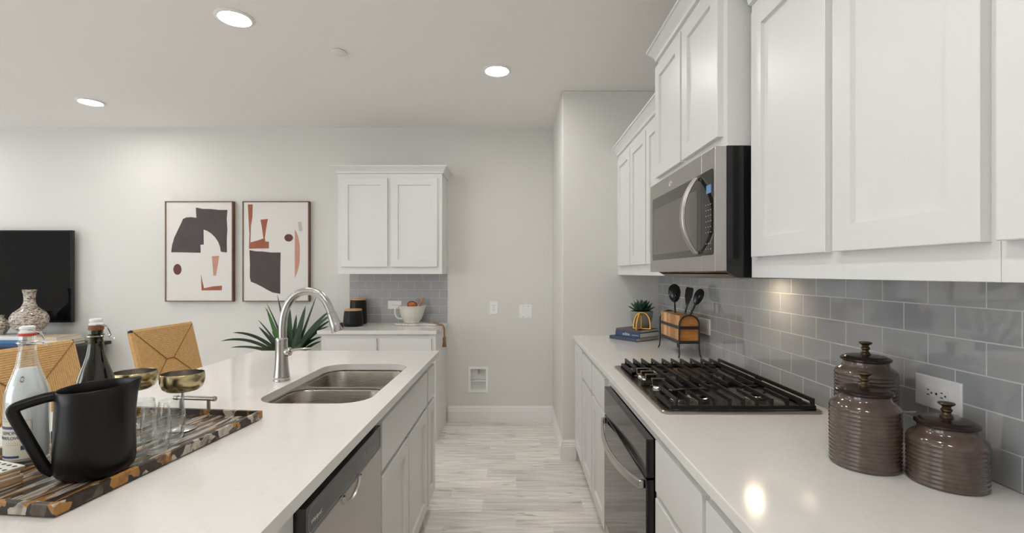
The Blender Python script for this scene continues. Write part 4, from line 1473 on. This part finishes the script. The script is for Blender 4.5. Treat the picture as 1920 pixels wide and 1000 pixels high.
for s_, sz, z_, m_ in (('LEMON', .0105, .0770, M['ink_blue']), ('ELDERFLOWER', .0098, .0655, M['ink_blue'])):
    text(s_, sz, lab, (0, 0, 0), (1, 0, 0), (0, 0, 1), m_, 'lettering', 'CENTER', bend=((bx, by, bz + z_), rl + .0003, am))
mb = MB()
for k in range(7):
    a = math.radians(-98 + k * 6)
    wrap(mb, a, a + .03, .052, .0535, rl + .0004, 1)
    wrap(mb, a + .01, a + .035, .057, .058, rl + .0004, 1)
mb.build('label_sprigs', M['ink_red'], lab, smooth=0)
mb = MB()
wrap(mb, math.radians(-72), math.radians(-48), .200, .214, .0325, 6)
o = MB()
for k in range(10):
    a = 2 * PI * k / 10
    aa, zz = math.radians(-60), .204
    r_ = .0312
    o.tube([cyl(aa + .16 * math.cos(a) * .8, zz + .007 * math.sin(a), r_ - .00035 * 0 + .0006 - .45 * .007 * math.sin(a)),
            cyl(aa + .09 * math.cos(a), zz + .004 * math.sin(a), r_ + .0006 - .45 * .004 * math.sin(a))], .0008, 5)
o.build('neck_emblem', M['ink_blue'], b1)
mb.bm.free()

# stemless glasses
def tumbler(x, y, label):
    t = tag(MB().lathe([(0, .0), (.018, .0), (.022, .002), (.0285, .018), (.0325, .040), (.033, .055), (.0315, .085), (.0280, .112), (.0273, .1135), (.0267, .112),
                        (.0302, .085), (.0317, .055), (.0312, .040), (.0270, .019), (.019, .006), (0, .0045)], seg=48).build('stemless_glass', M['glass'], smooth=60),
            label, 'glass', 'stemless glasses on the tray')
    t.location = (x, y, T0 + .0003)
    return t
g0 = tumbler(-.913, 1.205, 'clear stemless glass nearest the camera, close to the tray edge')
for x, y, lb in ((-.930, 1.281, 'clear stemless glass to the right, just behind the nearest glass'),
                 (-1.012, 1.285, 'clear stemless glass furthest left, partly hidden by the pitcher spout')):
    g = g0.copy()
    C.objects.link(g)
    g.location = (x, y, T0 + .0003)
    g['label'] = lb

def coupe(x, y, label):
    t = thing('coupe_goblet', label, 'goblet', (x, y, T0 + .0003), 0, 'brass coupes on the tray')
    MB().lathe([(.0034, .108), (.022, .1095), (.040, .114), (.050, .122), (.0555, .136), (.0562, .148), (.0545, .163), (.0535, .1645), (.0530, .163),
                (.0548, .148)], seg=56).build('bowl', M['brass'], t, world=False, smooth=50)
    MB().lathe([(.0529, .163), (.0547, .148), (.054, .137), (.0488, .124), (.039, .116), (.022, .1115), (0, .111)], seg=56).build('lining', M['lining'], t, world=False, smooth=50)
    MB().lathe([(0, 0), (.036, 0), (.037, .0012), (.034, .0025), (.010, .006), (.0045, .012), (.0036, .03), (.0036, .1075), (0, .1075)], seg=36
               ).build('stem', M['nickel'], t, world=False)
    return t
c0 = coupe(-.974, 1.388, 'brass coupe goblet on the right, before the tray handle')
copy_thing(c0, (-1.128, 1.406, T0 + .0003), 'brass coupe goblet on the left, above the pitcher spout')

# coasters
CR = math.radians(-20)
for k in range(4):
    z_ = T0 + .0003 + k * .0086
    t = thing('coaster', ['bottom coaster', 'second coaster from the bottom', 'third coaster from the bottom', 'top coaster with dark dots'][k] +
              ' of the square stack at the left tray end', 'coaster', (-1.141 + .003 * (k % 2), 1.010 - .003 * (k % 3), z_), CR + .03 * (k % 2), 'square coasters')
    MB().box(-.049, .049, -.049, .049, 0, .0055).build('wood_base', M['bamboo'], t, world=False, smooth=0, bevel=.001)
    mb = MB()
    mb.box(-.049, .049, -.049, .049, .0056, .0082)
    mb.mi = 1
    rnd = random.Random(3)
    if k == 3:
        for i in range(5):
            for j in range(5):
                cx, cy = -.038 + i * .019 + (j % 2) * .006 - .003, -.038 + j * .019
                mb.prism([(cx + .0062 * math.cos(2 * PI * q / 8 + .5) * rnd.uniform(.7, 1.2), cy + .0042 * math.sin(2 * PI * q / 8 + .5)) for q in range(8)], .0083, .0085)
    mb.build('top_layer', [M['porcelain'], M['charcoal']], t, world=False, smooth=0)

# ------------------------------------------------------------------ ribbed canisters
def canister(label, x, y, r, hb):
    t = thing('ribbed_canister', label, 'canister', (x, y, CT + .0003), 0, 'ribbed brown canisters')
    prof = [(0, 0), (r - .005, 0), (r - .001, .004)]
    z0, z1 = .006, hb - .004
    nr = max(6, round((z1 - z0) / .0092))
    for i in range(nr * 5 + 1):
        z_ = z0 + (z1 - z0) * i / (nr * 5)
        prof.append((r - .0011 + .0009 * math.cos(2 * PI * i / 5), z_))
    prof += [(r - .001, hb), (r * .96, hb + .006), (r * .86, hb + .013), (r * .76, hb + .018), (r * .72, hb + .024), (r * .72, hb + .031), (r * .66, hb + .031), (r * .66, hb + .01), (0, hb)]
    MB().lathe(prof, seg=72).build('body', M['glaze'], t, world=False, smooth=60)
    b = hb + .0315
    rl = r * .80
    ld = MB().lathe([(0, b), (rl - .004, b), (rl, b + .003), (rl, b + .007), (rl - .004, b + .010), (rl * .86, b + .0105), (rl * .80, b + .014), (rl * .5, b + .0165),
                     (.016, b + .0175), (0, b + .0175)], seg=56).build('lid', M['lid'], t, world=False)
    k = b + .0177
    MB().lathe([(0, k), (.012, k), (.012, k + .003), (.008, k + .007), (.0075, k + .011), (.0105, k + .015), (.0105, k + .018), (.0075, k + .021), (.0085, k + .025),
                (.0145, k + .029), (.0155, k + .031), (.0145, k + .033), (.010, k + .034), (0, k + .034)], seg=32).build('knob', M['bronze'], ld, world=False)
    return t
canister('tallest ribbed brown canister, at the back against the tile', .958, 1.300, .0735, .196)
canister('middle-height ribbed brown canister, front left beside the cooktop', .852, 1.160, .0740, .142)
canister('shortest ribbed brown canister, front right below the outlet', .962, 1.060, .0720, .096)

# ------------------------------------------------------------------ utensil rack
t = thing('utensil_rack', 'black iron rack on arched legs beyond the cooktop, holding a wooden block', 'rack', (.952, 2.775, CT))
rx0, rx1, ry0, ry1 = .897, 1.007, 2.605, 2.950
def arch_leg(y, sgn):
    pts = [(rx0 - .006, y + sgn * .014, CT + .004), (rx0 - .001, y + sgn * .006, CT + .022), (rx0, y, CT + .05), (rx0, y, 1.115)]
    cx, rr = (rx0 + rx1) / 2, (rx1 - rx0) / 2
    pts += [(cx - rr * math.cos(PI * i / 12), y, 1.115 + .052 * math.sin(PI * i / 12)) for i in range(1, 12)]
    pts += [(rx1, y, 1.115), (rx1, y, CT + .05), (rx1 + .001, y + sgn * .006, CT + .022), (rx1 + .006, y + sgn * .014, CT + .004)]
    return MB().tube(pts, .0042, 10)
arch_leg(ry0, -1).build('arched_leg', M['wrought'], t)
arch_leg(ry1, 1).build('arched_leg', M['wrought'], t)
def band(z0, z1):
    mb = MB()
    mb.box(rx0 - .001, rx0 + .002, ry0, ry1, z0, z1)
    mb.box(rx1 - .002, rx1 + .001, ry0, ry1, z0, z1)
    mb.box(rx0 + .002, rx1 - .002, ry0 - .0015, ry0 + .0015, z0, z1)
    mb.box(rx0 + .002, rx1 - .002, ry1 - .0015, ry1 + .0015, z0, z1)
    return mb
band(1.090, 1.106).build('band', M['wrought'], t, smooth=0)
mb = band(1.010, 1.026)
mb.box(rx0 + .002, rx1 - .002, ry0 + .0015, ry1 - .0015, 1.010, 1.0125)
mb.build('shelf', M['wrought'], t, smooth=0)
# block with slots
t = thing('wooden_block', 'honey wood block in the black iron rack', 'block', (.952, 2.775, 1.013))
slots = [rrect(.918, .988, 2.645 + k * .058, 2.680 + k * .058, .004, 2) for k in range(5)]
mb = MB().slab_with_holes(rrect(.9015, 1.0025, 2.612, 2.942, .003, 2), slots, 1.013, 1.163)
mb.build('block_body', M['strips'], t, smooth=0)
MB().box(.9022, 1.0018, 2.6095, 2.6118, 1.0135, 1.1625).build('end_face', M['acacia'], t, smooth=0)
def utensil(name, label, x, y, lean_x, lean_y, head, group=None):
    t = thing(name, label, 'utensil', (x, y, 1.03))
    top = Vector((x + lean_x, y + lean_y, 1.205))
    d = (top - Vector((x + .12 * lean_x, y + .12 * lean_y, 1.150))).normalized()
    MB().tube([(x, y, 1.03), (x + .12 * lean_x, y + .12 * lean_y, 1.160), top, top + d * .012], [.0062, .0060, .0055, .005], 10).build('handle', M['gloss_black'], t)
    right = Vector((d.y, -d.x, 0))
    v = Vector((-.335, .0, 0))
    side = Vector((.95, -.30, 0)).normalized()
    side = (side - d * side.dot(d)).normalized()
    nrm = side.cross(d).normalized()
    return t, top + d * .008, d, side, nrm
def spoon_head(t, p, d, side, nrm, w, l, depth, slots=False):
    loops = []
    n, m = 14, 16
    mb = MB()
    for i in range(n + 1):
        s = i / n
        ww = max(.0035, w * math.sqrt(max(0, 1 - ((s - .54) / .47) ** 2)) * (.80 + .25 * s))
        row = []
        for k in range(m):
            a = 2 * PI * k / m
            th = .0018
            bowl_ = depth * (1 - (math.cos(a)) ** 2) * math.sin(PI * s)
            row.append(p + d * (l * s) + side * (ww * math.cos(a)) + nrm * (bowl_ * .6 * (1 if math.sin(a) > 0 else .82) + th * math.sin(a)))
        loops.append(row)
    mb.loft(loops)
    mb.build('slotted_head' if slots else 'spoon_head', M['gloss_black'], t, smooth=60)
u = utensil('serving_spoon', 'large glossy black spoon standing upright in the wooden block', .953, 2.838, .002, .012, None)
spoon_head(u[0], *u[1:], .038, .122, .024)
u = utensil('slotted_spoon', 'black slotted spoon leaning right, nearest the tile', .973, 2.665, .026, -.002, None)
spoon_head(u[0], *u[1:], .027, .105, .014)
u = utensil('spatula', 'narrow black turner between the large spoon and the slotted spoon', .968, 2.722, .012, .002, None)
p, d, side, nrm = u[1:]
mb = MB()
mb.loft([[p - side * a - nrm * .0015, p + side * a - nrm * .0015, p + side * a + nrm * .0015, p - side * a + nrm * .0015] if False else
         [p + d * l_ - side * a - nrm * .0015, p + d * l_ + side * a - nrm * .0015, p + d * l_ + side * a + nrm * .0015, p + d * l_ - side * a + nrm * .0015]
         for l_, a in ((0, .006), (.02, .012), (.05, .020), (.095, .022), (.105, .016))])
mb.build('blade', M['gloss_black'], u[0], smooth=0, bevel=.001)

# ------------------------------------------------------------------ books, pot and gold arches at the end of the counter
BR = math.radians(36.9)
GB2 = 'books on the cooktop counter'
book('dark navy book at the bottom of the counter stack, under the plant pot', (.810, 3.200, CT + .0003), BR, .245, .235, .024, M['slate'], group=GB2)
book('blue book with white lettering in the middle of the counter stack', (.838, 3.205, CT + .0247), BR, .215, .215, .034, M['navy'], group=GB2,
     title=[('edible', .150, .010, .027), ('GARDENING', .068, .013, .010)])
book('thin dark plum book on top of the counter stack, under the gold arches', (.838, 3.212, CT + .0591), BR + .02, .205, .205, .018, M['plum'], group=GB2)
zt_ = CT + .0774
ax_, ay_ = .894, 3.372
t = thing('plant_pot', 'round grey concrete pot with a succulent on the counter books', 'plant', (ax_, ay_, zt_))
MB().lathe([(0, 0), (.048, 0), (.052, .003), (.064, .03), (.074, .07), (.0785, .112), (.0785, .120), (.074, .120), (.072, .108), (0, .106)], (ax_, ay_, zt_), 48).build('pot', M['concrete'], t, smooth=50)
MB().lathe([(0, .1062), (.0705, .1062), (.06, .112), (0, .115)], (ax_, ay_, zt_), 28).build('soil', M['soil'], t)
mb = MB()
rnd = random.Random(5)
for ring, (nn, el, ln_, w) in enumerate(((13, .22, .085, .015), (11, .55, .080, .015), (9, .85, .072, .014), (6, 1.15, .062, .012), (4, 1.4, .05, .010))):
    for i in range(nn):
        az = 2 * PI * (i + .4 * ring) / nn + rnd.uniform(-.1, .1)
        d = Vector((math.cos(az) * math.cos(el), math.sin(az) * math.cos(el), math.sin(el)))
        sd = Vector((-math.sin(az), math.cos(az), 0))
        nr = d.cross(sd)
        b = Vector((ax_, ay_, zt_ + .116 + ring * .004)) + Vector((d.x, d.y, 0)).normalized() * .012
        lp = []
        for s, ww in ((0, .6), (.25, .9), (.5, 1.0), (.75, .7), (1, .05)):
            p = b + d * ln_ * s + Vector((0, 0, .018 * s * s))
            lp.append([p - sd * w * ww, p - nr * -.35 * w * ww, p + sd * w * ww, p + nr * -.35 * w * ww])
        mb.loft(lp)
mb.build('succulent', M['succulent'], t, smooth=50)
t = thing('arch_ornament', 'gold tube ornament of two crossing arches on the counter books, before the pot', 'ornament', (.868, 3.262, zt_))
def ring_arch(c, w, h, az, lean):
    c = Vector(c)
    u = Vector((math.cos(az), math.sin(az), 0))
    out = Vector((-math.sin(az), math.cos(az), 0)) * lean
    pts = []
    for i in range(21):
        a = PI * i / 20
        q = math.sin(a)
        pts.append(c + u * (w / 2 * -math.cos(a)) + Vector((0, 0, h)) * q ** .75 + out * q)
    return pts
zc = zt_ + .0074
mb = MB()
mb.tube(ring_arch((.868, 3.262, zc), .112, .108, -.35, .02), .0066, 12)
mb.tube([(.868 + .056 * math.cos(-.35) * s_, 3.262 + .056 * math.sin(-.35) * s_, zc) for s_ in (-1, 1)], .0066, 12)
mb.build('arch', M['gold'], t)
mb = MB()
mb.tube(ring_arch((.842, 3.247, zc), .060, .104, .75, -.012), .0066, 12)
mb.tube([(.842 + .030 * math.cos(.75) * s_, 3.247 + .030 * math.sin(.75) * s_, zc) for s_ in (-1, 1)], .0066, 12)
mb.build('arch', M['gold'], t)

# ------------------------------------------------------------------ things on the far counter
def black_jar(label, x, y, r, h):
    t = thing('storage_jar', label, 'jar', (x, y, CT + .0003), 0, 'black jars with wooden lids')
    MB().lathe([(0, 0), (r - .006, 0), (r, .008), (r * .99, h * .25), (r * .90, h * .80), (r * .86, h - .016), (r * .80, h - .014), (0, h - .015)], seg=48).build('body', M['ceramic_black'], t, world=False, smooth=50)
    MB().lathe([(0, h - .0148), (r * .79, h - .0148), (r * .80, h - .012)][:2] + [(r * .85, h - .0135), (r * .86, h - .010), (r * .86, h - .002), (r * .83, h), (0, h)], seg=44
               ).build('lid', M['bamboo'], t, world=False)
black_jar('short black jar with pale wood lid, in front on the far counter', -1.433, 4.185, .086, .150)
black_jar('tall black jar with pale wood lid, at the back of the far counter', -1.452, 4.376, .080, .232)

t = thing('serving_board', 'round pale stone paddle board under the white bowl', 'board', (-.945, 4.275, CT + .0003))
bl = []
R_ = .140
for i in range(40):
    a = .16 + (2 * PI - .32) * i / 39
    bl.append((-.945 + R_ * 1.08 * math.cos(a + -.45), 4.275 + R_ * .80 * math.sin(a + -.45)))
hd_ = Vector((math.cos(-.45), math.sin(-.45) * .75)).normalized()
sd_ = Vector((-hd_.y, hd_.x))
e0, e1 = Vector(bl[-1]), Vector(bl[0])
tipc = Vector((-.945, 4.275)) + hd_ * .265
bl += [tuple(tipc - sd_ * .024 - hd_ * .03), tuple(tipc - sd_ * .016), tuple(tipc + sd_ * .016), tuple(tipc + sd_ * .024 - hd_ * .03)]
MB().prism(bl, CT + .0003, CT + .0185).build('board_body', M['marble'], t, smooth=30, bevel=.004)
rp0 = Vector((tipc.x - hd_.x * .02, tipc.y - hd_.y * .02, CT + .0235))
t = thing('rope_tassel', 'brown rope loop with tassel hanging off the far counter end', 'tassel', (-.61, 4.10, .80))
ex = -.618
def pr_(px, py, Y):
    return ((px - 967) / F * Y, Y, EYE - (py - 512) / F * Y)
path = smooth_path([rp0 + Vector((-.012, .012, -.0005)), rp0 + Vector((.03, -.008, .002)), Vector((-.668, 4.125, CT + .016)), Vector((-.640, 4.115, CT + .018)), Vector((-.622, 4.11, CT - .003)),
                    Vector((ex, 4.11, .880)), Vector((ex, 4.11, .845))], 6)
mb = MB()
mb.tube(path, .0075, 10)
mb.build('rope', M['rope'], t)
mb = MB()
for k in range(3):
    mb.tube(arc((ex, 4.11, .838 - k * .008), .0095, 0, 2 * PI, 12, (1, 0, .2 * (-1) ** k), (0, 1, 0))[:-1], .0058, 8, closed=True)
mb.build('knot', M['rope'], t)
mb = MB()
for k in range(16):
    a = 2.4 * k
    q = .0035 * math.sqrt(k)
    mb.tube([(ex + q * .6 * math.cos(a), 4.11 + q * .6 * math.sin(a), .822), (ex + q * 1.05 * math.cos(a), 4.11 + q * math.sin(a), .79),
             (ex + q * 1.35 * math.cos(a), 4.11 + q * 1.3 * math.sin(a), .758)], [.003, .0034, .0028], 6)
mb.build('tassel', M['rope'], t)

wx, wy, wz = -.938, 4.290, CT + .0190
t = thing('batter_bowl', 'white stoneware bowl with side handle on the round board', 'bowl', (wx, wy, wz))
mb = MB()
mb.lathe([(0, 0), (.066, 0), (.070, .004), (.068, .008), (.086, .036), (.102, .075), (.110, .115), (.117, .146), (.120, .150), (.117, .153), (.112, .148), (.106, .115),
          (.098, .075), (.080, .036), (.05, .012), (0, .010)], seg=64)
for v in mb.bm.verts:
    a = math.atan2(v.co.y, v.co.x)
    g = math.exp(-((a - .1) / .25) ** 2) * max(0, (v.co.z - .10) / .05)
    fl = 1 + .012 * math.cos(16 * a) * (1 if .02 < v.co.z < .13 else 0)
    v.co.x *= fl * (1 + .10 * g)
    v.co.y *= fl * (1 + .10 * g)
    v.co.z += .008 * g
mb.build('bowl_body', M['stoneware'], t, world=False, smooth=60)
MB().tube(smooth_path([(-.108, 0, .132), (-.135, 0, .136), (-.152, 0, .112), (-.148, 0, .070), (-.125, 0, .040), (-.084, 0, .034)], 5), .0085, 12).build('handle', M['stoneware'], t, world=False)
t = thing('wooden_spoon', 'pale wooden spoon handle standing in the white bowl', 'utensil', (wx, wy, wz + .02))
MB().tube([(wx + .02, wy, wz + .03), (wx + .062, wy + .02, wz + .135), (wx + .094, wy + .03, wz + .224)], [.009, .009, .012], 12).build('handle', M['acacia'], t)
MB().lathe([(0, -.02), (.014, -.014), (.02, 0), (.014, .014), (0, .02)], (wx + .015, wy, wz + .033), 20).build('spoon_bowl', M['acacia'], t)
t = thing('amber_scoop', 'round amber brown scoop with dark rim lying in the white bowl', 'scoop', (wx, wy, wz + .1))
MM = Matrix.Translation((wx + .006, wy - .02, wz + .152)) @ Matrix.Rotation(-1.0, 4, 'X')
MB().lathe([(0, -.030), (.022, -.026), (.038, -.010), (.043, .008), (.040, .008), (.034, -.008), (0, -.024)], seg=32, M4=MM).build('scoop_body', M['amber'], t, smooth=60)
mb = MB()
mb.tube([MM @ Vector((.043 * math.cos(2 * PI * i / 28), .043 * math.sin(2 * PI * i / 28), .009)) for i in range(28)], .0035, 8, closed=True)
mb.build('dark_rim', M['gloss_black'], t)
